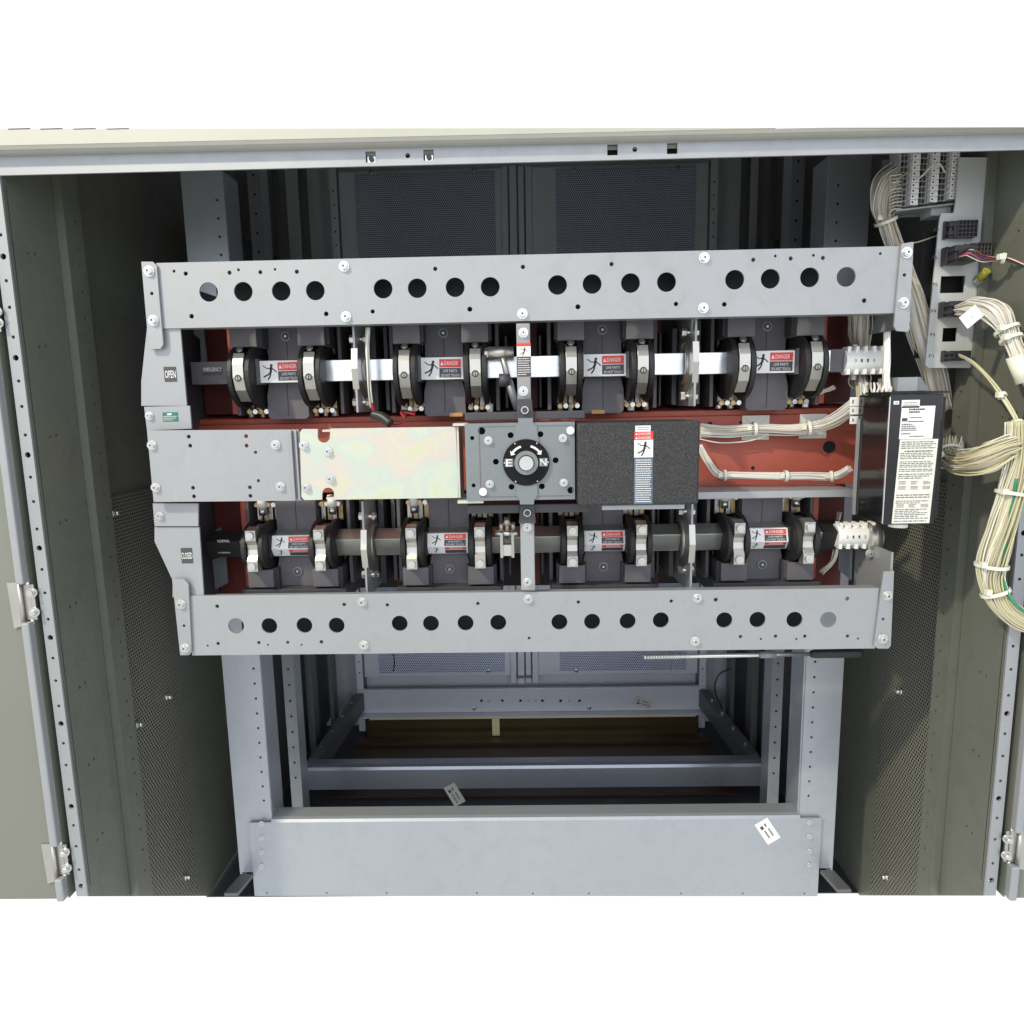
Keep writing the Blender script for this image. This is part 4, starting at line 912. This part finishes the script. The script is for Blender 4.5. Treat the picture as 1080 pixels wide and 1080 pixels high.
# ================================================================== CONNECTOR PANEL
YP = .10
pan = thing('connector_panel', 'narrow grey upright panel with numbered black plug sockets beside the right wall', 'connector panel', (.55, YP, .9))
P = [xz(px, py, YP) for px, py in ((979, 388), (976, 385), (990.5, 236), (992.5, 225), (1006, 224.5), (1008, 214), (1012, 166), (1045, 166), (1034, 388), (1010, 388))]
hs = []
for px, py, a, b in ((1004.8, 300, .0155, .0105), (1001.8, 353, .0093, .0087), ): hs.append((*xz(px, py, YP), a, b))
mb = MB(); mb.plate(P, hs, fr(YP), .0025, STEEL2 if False else mat('panel_steel', (.56, .57, .56), .45, .1, .08, 500, .08, 6)); face = obj('panel_face', mb, pan)
mb = MB(); mb.box(.52, .575, YP+.02, YP+.021, .91, 1.07, HOLE); obj('panel_backing', mb, pan)
for tx_, px, py in (('P7', 987.5, 243), ('P6', 986, 271.5), ('P5', 986, 300), ('P4', 984.5, 328), ('P3', 983.5, 353), ('P1', 982, 375.5)):
    x, z = xz(px, py, YP); mb = MB(); text(mb, tx_, x, z, .0062, .0040, fr(YP), -.0004, LGREY); lab('printed_number', mb, face, 'printed '+tx_)
def plug(px0, py0, px1, py1, dep, rows, cols, nm, lb=None):
    x0, z1 = xz(px0, py0, YP); x1, z0 = xz(px1, py1, YP); W, h = x1-x0, z1-z0
    mb = MB(); mb.box(x0, x1, YP-dep, YP-.0003, z0, z1, CONN)
    mb.box(x0-.003, x0, YP-dep*.5, YP-.0003, z0-.001, z1+.001, CONN); mb.box(x0+W*.12, x0+W*.2, YP-dep-.0025, YP-dep, z0+h*.1, z1-h*.1, CONN)
    for q in (.12, .62): mb.box(x0-.002, x0+W*.1, YP-dep-.003, YP-dep*.5, z0+h*q, z0+h*(q+.24), CONN)
    if cols:
        for r_ in range(rows):
            for c_ in range(cols):
                u = x0+W*(.3+.68*(c_+.5)/cols); v = z0+h*(r_+.5)/rows; a = W*.68/cols*.36
                mb.box(u-a, u+a, YP-dep-.0012, YP-dep, v-h/rows*.36, v+h/rows*.36, HOLE)
        for r_ in range(rows+1): v = z0+h*r_/rows; mb.box(x0+W*.28, x1, YP-dep-.0016, YP-dep-.0001, v-.0004, v+.0004, MOLD)
        for c_ in range(cols+1): u = x0+W*(.3+.68*c_/cols); mb.box(u-.0003, u+.0003, YP-dep-.0018, YP-dep-.0001, z0, z1, MOLD)
    return obj(nm, mb, pan, lb, bevel=.0005)
plug(997, 235, 1025, 251.5, .010, 4, 5, 'socket', 'empty black socket with a grid of holes')
plug(995, 263, 1016, 280, .026, 3, 0, 'plug', 'black plug with coloured wires')
plug(1016, 259.5, 1036, 272, .016, 3, 4, 'socket')
plug(992, 320, 1015, 334.5, .022, 3, 0, 'plug', 'black plug with white wires')
plug(994.5, 371, 1016, 380.5, .016, 2, 0, 'plug', 'small black plug at the foot of the panel')
x, z = xz(1031, 296, YP); bolt(x, YP-.001, z, pan, .007)
mb = MB(); p = at(1037, 290, .09); mb.cyl(at(1033, 294, .095), at(1041, 285, .085), .005, YEL, n=10); obj('ring_lug', mb, pan, 'yellow ring lug')

# ================================================================== TERMINAL BLOCKS
trm = thing('terminal_block_rail', 'three stacked columns of grey and white terminal blocks in the upper right corner', 'terminal blocks', (.53, .16, 1.08))
YT = .11
xa, zt_ = xz(948, 180, YT); xb, _z = xz(1010, 172, YT); zbm = xz(960, 219, YT)[1]; zrt = xz(1010, 210, YT)[1]
mb = MB(); mb.box(xa-.006, xb+.008, YT+.03, YT+.034, zbm-.004, 1.165, STEEL2); obj('mounting_rail', mb, trm)
for s_ in range(3):
    xs = xa+.004+(xb-xa)*s_/3; w_ = (xb-xa)/3; n = 11; zb0 = zbm+(zrt-zbm)*s_/3+.002
    mb = MB(); mb.box(xs-.002, xs+w_*.42, YT+.004, YT+.03, zb0, zb0+n*.0068, GREYW)
    for j in range(n): mb.box(xs, xs+w_*.1, YT+.001, YT+.004, zb0+j*.0068+.001, zb0+j*.0068+.0058, HOLE if j % 2 else MOLDD); mb.box(xs+w_*.2, xs+w_*.28, YT+.001, YT+.004, zb0+j*.0068+.001, zb0+j*.0068+.0058, MOLDD)
    o = obj('terminal_strip', mb, trm)
    for j in range(n):
        z0_ = zb0+j*.0068
        mb = MB(); mb.box(xs+w_*.45, xs+w_*.66, YT-.004, YT+.03, z0_+.0004, z0_+.0064, WHITE); mb.box(xs+w_*.68, xs+w_*.88, YT-.002, YT+.03, z0_+.0004, z0_+.0064, WHITE)
        mb.cyl((xs+w_*.55, YT-.0045, z0_+.0034), (xs+w_*.55, YT-.0039, z0_+.0034), .0012, MOLDD, n=6)
        obj('terminal_module', mb, o)
mb = MB(); p0 = xz(945, 223, .105); p1 = xz(1012, 215, .105)
mb.hull8([(p0[0], .105, p0[1]), (p1[0], .105, p1[1]), (p1[0], .105, p1[1]+.002), (p0[0], .105, p0[1]+.002)], [(p0[0], .15, p0[1]), (p1[0], .15, p1[1]), (p1[0], .15, p1[1]+.002), (p0[0], .15, p0[1]+.002)], STEEL)
x0, z1 = xz(980, 220, .12); x1, z0 = xz(1000, 228, .12); mb.box(x0, x1, .115, .14, z0, z1, GREYW); obj('rail_tray', mb, trm)

# ================================================================== CABLES
ORD = ('first', 'second', 'third', 'fourth', 'fifth', 'sixth', 'seventh', 'eighth', 'ninth', 'tenth', 'eleventh')
def cat(pts, n):
    P = [Vector(p) for p in pts]; P = [P[0]*2-P[1]]+P+[P[-1]*2-P[-2]]; out = []
    for i in range(1, len(P)-2):
        for j in range(n):
            t = j/n; a, b, c, d = P[i-1:i+3]
            out.append(.5*((2*b)+(c-a)*t+(2*a-5*b+4*c-d)*t*t+(-a+3*b-3*c+d)*t**3))
    out.append(P[-2]); return out
def bundle(name, pts, count, rad, sr, mats, label, cat_, spread=None, twist=1.5, seed=1, ties=(), group=None, seg=8, parent=None, tie_r=None, sides=5):
    """pts: centre line (px,py,Y); rad: bundle radius; spread: factor per control point"""
    rn = random.Random(seed); C = cat([at(*p) for p in pts], seg); N = len(C)
    sp_ = spread or [1]*len(pts); spr = []
    for i in range(N):
        f = i/(N-1)*(len(pts)-1); k = min(int(f), len(pts)-2); t = f-k; t = t*t*(3-2*t); spr.append(sp_[k]*(1-t)+sp_[k+1]*t)
    fr_ = []; a = None
    for i in range(N):
        d = (C[min(i+1, N-1)]-C[max(i-1, 0)]).normalized(); a = d.orthogonal().normalized() if a is None else (a-d*a.dot(d)).normalized(); fr_.append((a, d.cross(a)))
    mb = MB()
    for s_ in range(count):
        r0 = rad*math.sqrt((s_+.3)/count) if count > 1 else 0; th = s_*2.399+rn.uniform(-.3, .3); ph = rn.uniform(0, 6); am = rn.uniform(.0, .25)
        P = []
        for i in range(N):
            t = i/(N-1); A = th+twist*t+am*math.sin(ph+t*9); r = r0*spr[i]*(1+.15*math.sin(ph+t*7)); P.append(C[i]+fr_[i][0]*r*math.cos(A)+fr_[i][1]*r*math.sin(A))
        mb.tube(P, sr, mats[s_ % len(mats)] if len(mats) < count else mats[s_], sides)
    if count > 12: mb.tube(C, rad*.72, mats[1 % len(mats)], 12, rr=[rad*.74*q for q in spr])
    o = obj(name, mb, parent)
    if not parent: tag(o, label, cat_, group)
    for t in ties:
        i = int(t*(N-1)); d = (C[min(i+1, N-1)]-C[max(i-1, 0)]).normalized(); r = (tie_r or rad*1.12)*max(spr[i], .9)+sr
        m2 = MB(); ring = [C[i]+(fr_[i][0]*math.cos(q*math.pi/9)+fr_[i][1]*math.sin(q*math.pi/9))*r for q in range(19)]
        for q in range(18):
            p, p2 = ring[q], ring[q+1]; c_ = (p-C[i]).normalized()*.0012; c2 = (p2-C[i]).normalized()*.0012
            m2.add([p-d*.002, p2-d*.002, p2+d*.002, p+d*.002, p-d*.002+c_, p2-d*.002+c2, p2+d*.002+c2, p+d*.002+c_], [(0, 1, 2, 3), (4, 5, 6, 7), (0, 1, 5, 4), (2, 3, 7, 6)], TIE)
        hp = C[i]+Vector((-1, -.6, .2)).normalized()*(r+.0015); m2.box(hp.x-.003, hp.x+.003, hp.y-.003, hp.y+.003, hp.z-.0032, hp.z+.0032, TIE)
        obj('cable_tie', m2, o)
    return o
W2 = [WIREW, WIREW, WIREC]; Y2 = [WIREY, WIREC, WIREY, WIREW]
bundle('wire_harness', [(997, 470, .07), (1002, 484, .05), (1018, 488, .02), (1040, 483, -.01), (1062, 472, -.02), (1074, 468, -.02)], 70, .0135, .0010, Y2, 'thick cream wire harness leaving the black box toward the right wall', 'wire harness', [1.5, 1, 1.15, 1.25, 1, .8], seed=2, ties=(.16,))
bundle('wire_harness', [(1074, 444, -.02), (1074, 480, -.02), (1068, 515, -.02), (1057, 555, -.02), (1047, 590, -.02), (1046, 612, -.02), (1056, 637, -.025), (1074, 652, -.03), (1100, 660, -.04)], 80, .0125, .0010, Y2, 'long hanging bundle of yellowed wires curving along the right edge', 'wire harness', [.9, 1, 1.05, 1.1, 1.15, 1, 1, 1.05, 1], seed=3, ties=(.28, .54, .70))
tag(obj('earth_wire', MB().tube(cat([at(1072, 505, -.03), at(1066, 540, -.03), at(1059, 585, -.03), at(1058, 610, -.03), at(1068, 634, -.04), at(1092, 652, -.05)], 8), .0017, WIREG, 8)), 'green wire running down beside the yellowed harness', 'wire')
tag(obj('loose_wire', MB().tube(cat([at(1071, 520, .0), at(1070, 560, .0), at(1064, 590, 0), at(1057, 600, .0)], 8), .0011, WIREC, 6)), 'thin tan wire hanging right of the green wire', 'wire')
bundle('wire_harness', [(1010, 327, .075), (1030, 324, .05), (1050, 330, .03), (1062, 348, .02), (1071, 368, .01), (1084, 392, .0), (1100, 420, 0)], 40, .0095, .0009, W2, 'bundle of white wires fanning out of the middle black plug', 'wire harness', [.7, 1.3, 1.6, 1.1, .85, 1, 1], seed=4, ties=(.5, .6))
x, z = xz(1040, 342, .0)
c = at(1024.5, 334, .02); a = math.radians(40); mpz = lambda u, v, w_: (c.x+u*math.cos(a)-v*math.sin(a), c.y+w_, c.z+u*math.sin(a)+v*math.cos(a))
mb = MB(); mb.extr([(-.0115, -.0085), (.0115, -.0085), (.0115, .0085), (-.0115, .0085)], mpz, 0, .0006, PAPER); text(mb, '4', 0, 0, .0016, .0022, mpz, -.0003, LGREY)
tag(obj('wire_flag', mb), 'blank white paper flag wrapped on the white wires at plug P4', 'wire tag')
mb = MB(); c2 = at(1073, 384, .0); d2 = (at(1082, 402, -.002)-at(1066, 362, .004)).normalized(); mb.cyl(c2-d2*.010, c2+d2*.022, .0088, TIE, n=24)
tag(obj('cable_sleeve', mb), 'cream printed sleeve around the white wires at the right edge', 'cable sleeve')
bundle('wire_pair', [(1012, 375, .08), (1025, 382, .05), (1045, 402, .02), (1060, 422, .0), (1071, 440, -.01), (1076, 452, -.02)], 3, .0022, .0012, [WIREW, WIREY, WIREY], 'thin white wires looping down from the lowest plug', 'wires', ties=(.55, .92), seed=5, tie_r=.003)
bundle('wire_harness', [(1012, 270, .07), (1024, 266, .06), (1036, 272, .05), (1050, 273, .045), (1062, 273, .04), (1085, 282, .03)], 11, .0042, .0008, [WIREO, WIREP, WIRER, WIREK, WIREW, WIREP, WIREO, WIREK, WIREC, WIRER, WIREK], 'coloured orange, red and purple wires from the upper plug', 'wire harness', [.9, 1.5, 1, .55, .45, .4], seed=6, ties=(.75,))
bundle('wire_harness', [(950, 186, .13), (936, 196, .125), (931, 214, .125), (935, 236, .13), (942, 256, .13), (952, 285, .12), (963, 320, .12), (972, 352, .12), (984, 390, .13), (994, 430, .15)], 60, .012, .0009, W2+[WIREC], 'cream wire bundle arching down from the terminal blocks behind the bracket', 'wire harness', [1.6, 1.5, 1.2, .8, .8, 1, 1.3, 1.4, 1.3, 1.2], seed=7, ties=(.32,))
for k in range(11):                                      # individual arcs into the terminal column
    mb = MB(); y1_ = 184+k*3.6
    mb.tube(cat([at(951, y1_, .108), at(944-.2*k, y1_+1, .105), at(938, y1_+6, .11), at(937+k*.3, 236, .13)], 6), .0009, (WIREW, WIREC)[k % 2], 5)
    tag(obj('terminal_wire', mb), '%s from the top of the thin white wires arching into the terminal blocks' % ORD[k], 'wire', 'thin wires arching into the terminal blocks')
tag(obj('jumper_wire', MB().tube(cat([at(967, 190, .102), at(974, 184, .095), at(982, 176, .09), at(990, 172, .09), at(997, 182, .102)], 8), .001, WIREW, 6)), 'white jumper wire looping across the terminal blocks', 'wire')
tag(obj('branch_wire', MB().tube(cat([at(944, 258, .12), at(965, 256, .12), at(990, 248, .12)], 6), .001, WIREC, 6)), 'thin wire running from the bundle to the back of the connector panel', 'wire')
bundle('wire_harness', [(906, 322, .14), (907, 345, .15), (908, 368, .165), (905, 392, .165), (909, 408, .13), (911, 428, .10)], 46, .0125, .0009, W2+[WIREC], 'bundle of pale wires through the upper ribbed connector', 'wire harness', [1.1, 1.15, .9, .8, .6, .6], seed=8, ties=(.42, .72))
bundle('wire_harness', [(936, 350, .09), (936, 375, .085), (934, 398, .08), (936, 414, .075)], 5, .003, .0022, [WHITE, WIREW], 'short thick white wires above the black controller box', 'wires', seed=9)
for k in range(8):
    mb = MB(); x_ = 915+k*3.5
    mb.tube(cat([at(x_, 404, .09), at(x_+rn.uniform(-5, 5), 409, .075), at(x_+rn.uniform(-5, 5), 416, .07)], 5), .0014, (WIREW, WIREC, WHITE)[k % 3], 6)
    tag(obj('wire_tail', mb), '%s from the left of the short wire tails entering the controller box top' % ORD[k], 'wire', 'short wire tails above the controller box')
bundle('wire_harness', [(738, 454, .15), (765, 455, .15), (800, 452, .148), (835, 453, .145), (862, 450, .14), (880, 443, .12), (895, 432, .10), (903, 424, .09)], 40, .0085, .0009, [WIREW, WIREW, WIREW, WIREC], 'white wire bundle running along the top of the red beam', 'wire harness', [1.1, 1, .9, .85, .85, 1, 1, 1], seed=10, ties=(.28, .52))
bundle('wire_harness', [(737, 470, .145), (745, 485, .145), (757, 500, .145), (775, 501, .145), (820, 502, .14), (850, 502, .14), (880, 502, .135), (896, 494, .11)], 14, .005, .0011, [WIREW, WIREW, WIREC], 'thin white wire bundle running along the foot of the red beam', 'wire harness', [.8, .9, 1, 1, 1, 1, 1, .9], seed=11, ties=(.36, .62, .84))
tag(obj('loose_wire', MB().tube(cat([at(738, 463, .15), at(760, 467, .15), at(790, 465, .15), at(812, 458, .15)], 6), .0009, WIREW, 6)), 'single white wire drooping below the upper beam bundle', 'wire')
bundle('wire_harness', [(388, 345, .085), (387, 365, .085), (388, 392, .085), (389, 410, .09), (392, 430, .10)], 5, .0028, .0010, [WIREW, WIREC], 'thin white wires hanging vertically past the upper shaft', 'wires', seed=12)
bundle('wire_harness', [(393, 425, .07), (397, 437, .055), (408, 447, .045), (420, 448, .045), (428, 441, .05), (424, 434, .06), (438, 436, .065)], 6, .0026, .0008, [WIRER, WIREK, WIRER], 'small loop of red and black wires above the zinc cover', 'wires', seed=13)
mb = MB(); mb.tube(cat([at(393, 437, .05), at(403, 440, .045), at(412, 447, .04)], 6), .006, WIREK, 12, rr=None)
tag(obj('tape_wrap', mb), 'black tape wrap where thin wires meet above the zinc cover', 'tape')
for k, (pa, pb_, pc) in enumerate((((886, 540, .15), (882, 560, .15), (879, 578, .14)), ((882, 578, .13), (878, 592, .13), (866, 604, .14)), ((880, 408, .13), (870, 412, .13), (862, 414, .13)))):
    bundle('wire_harness', [pa, pb_, pc], 6, .0035, .0010, [WIREW, WIREC], ('short pale wires dropping into the lower ribbed connector', 'pale wires leaving the underside of the lower ribbed connector', 'short pale wires beside the last upper cam disc')[k], 'wires', seed=20+k)
for s_, px in ((-1, 414), (1, 706)):
    tag(obj('hanging_lead', MB().tube(cat([at(px, 686, .9), at(px+2, 698, .9), at(px+1, 708, .9)], 5), .0016, WIREK if s_ < 0 else WIREC, 6)), ('dark lead hanging before the left rear grille' if s_ < 0 else 'short lead hanging before the right rear grille'), 'wire')
tag(obj('hanging_cable', MB().tube(cat([at(770, 705, .8), at(758, 712, .8), at(754, 728, .8), at(762, 748, .8)], 6), .002, WIREK, 6)), 'grey cable curving beside the right rear post', 'cable')

# ================================================================== OPERATING HANDLE
hd = thing('operating_handle', 'steel crank handle with knurled tip and black grip lying under the bottom plate', 'handle', tuple(at(790, 690, .075)))
Yh = .075; A, B, C_, D_ = at(679, 692.8, Yh), at(727, 691.8, Yh), at(862, 689.7, Yh), at(909, 688.7, Yh)
mb = MB(); mb.cyl(A, C_, .0028, ZINC, n=16); rod = obj('rod', mb, hd)
mb = MB(); pts = []
for i in range(16*12): t = i/(16*12); p = A.lerp(B, t); q = t*16*2*math.pi; pts.append(p+Vector((0, math.cos(q)*.0032, math.sin(q)*.0032)))
mb.tube(pts, .0009, ZINC, 5); obj('knurled_tip', mb, hd)
mb = MB(); mb.cyl(at(801, 690.7, Yh), at(818, 690.5, Yh), .0045, STEEL2, n=16); obj('sleeve', mb, hd)
mb = MB(); pp = [at(855, 689.8, Yh), at(859, 689.7, Yh), at(905, 688.8, Yh), at(909, 688.7, Yh)]; mb.tube(pp, .006, BLACK, 18, rr=[.0045, .006, .006, .0048]); obj('grip', mb, hd)
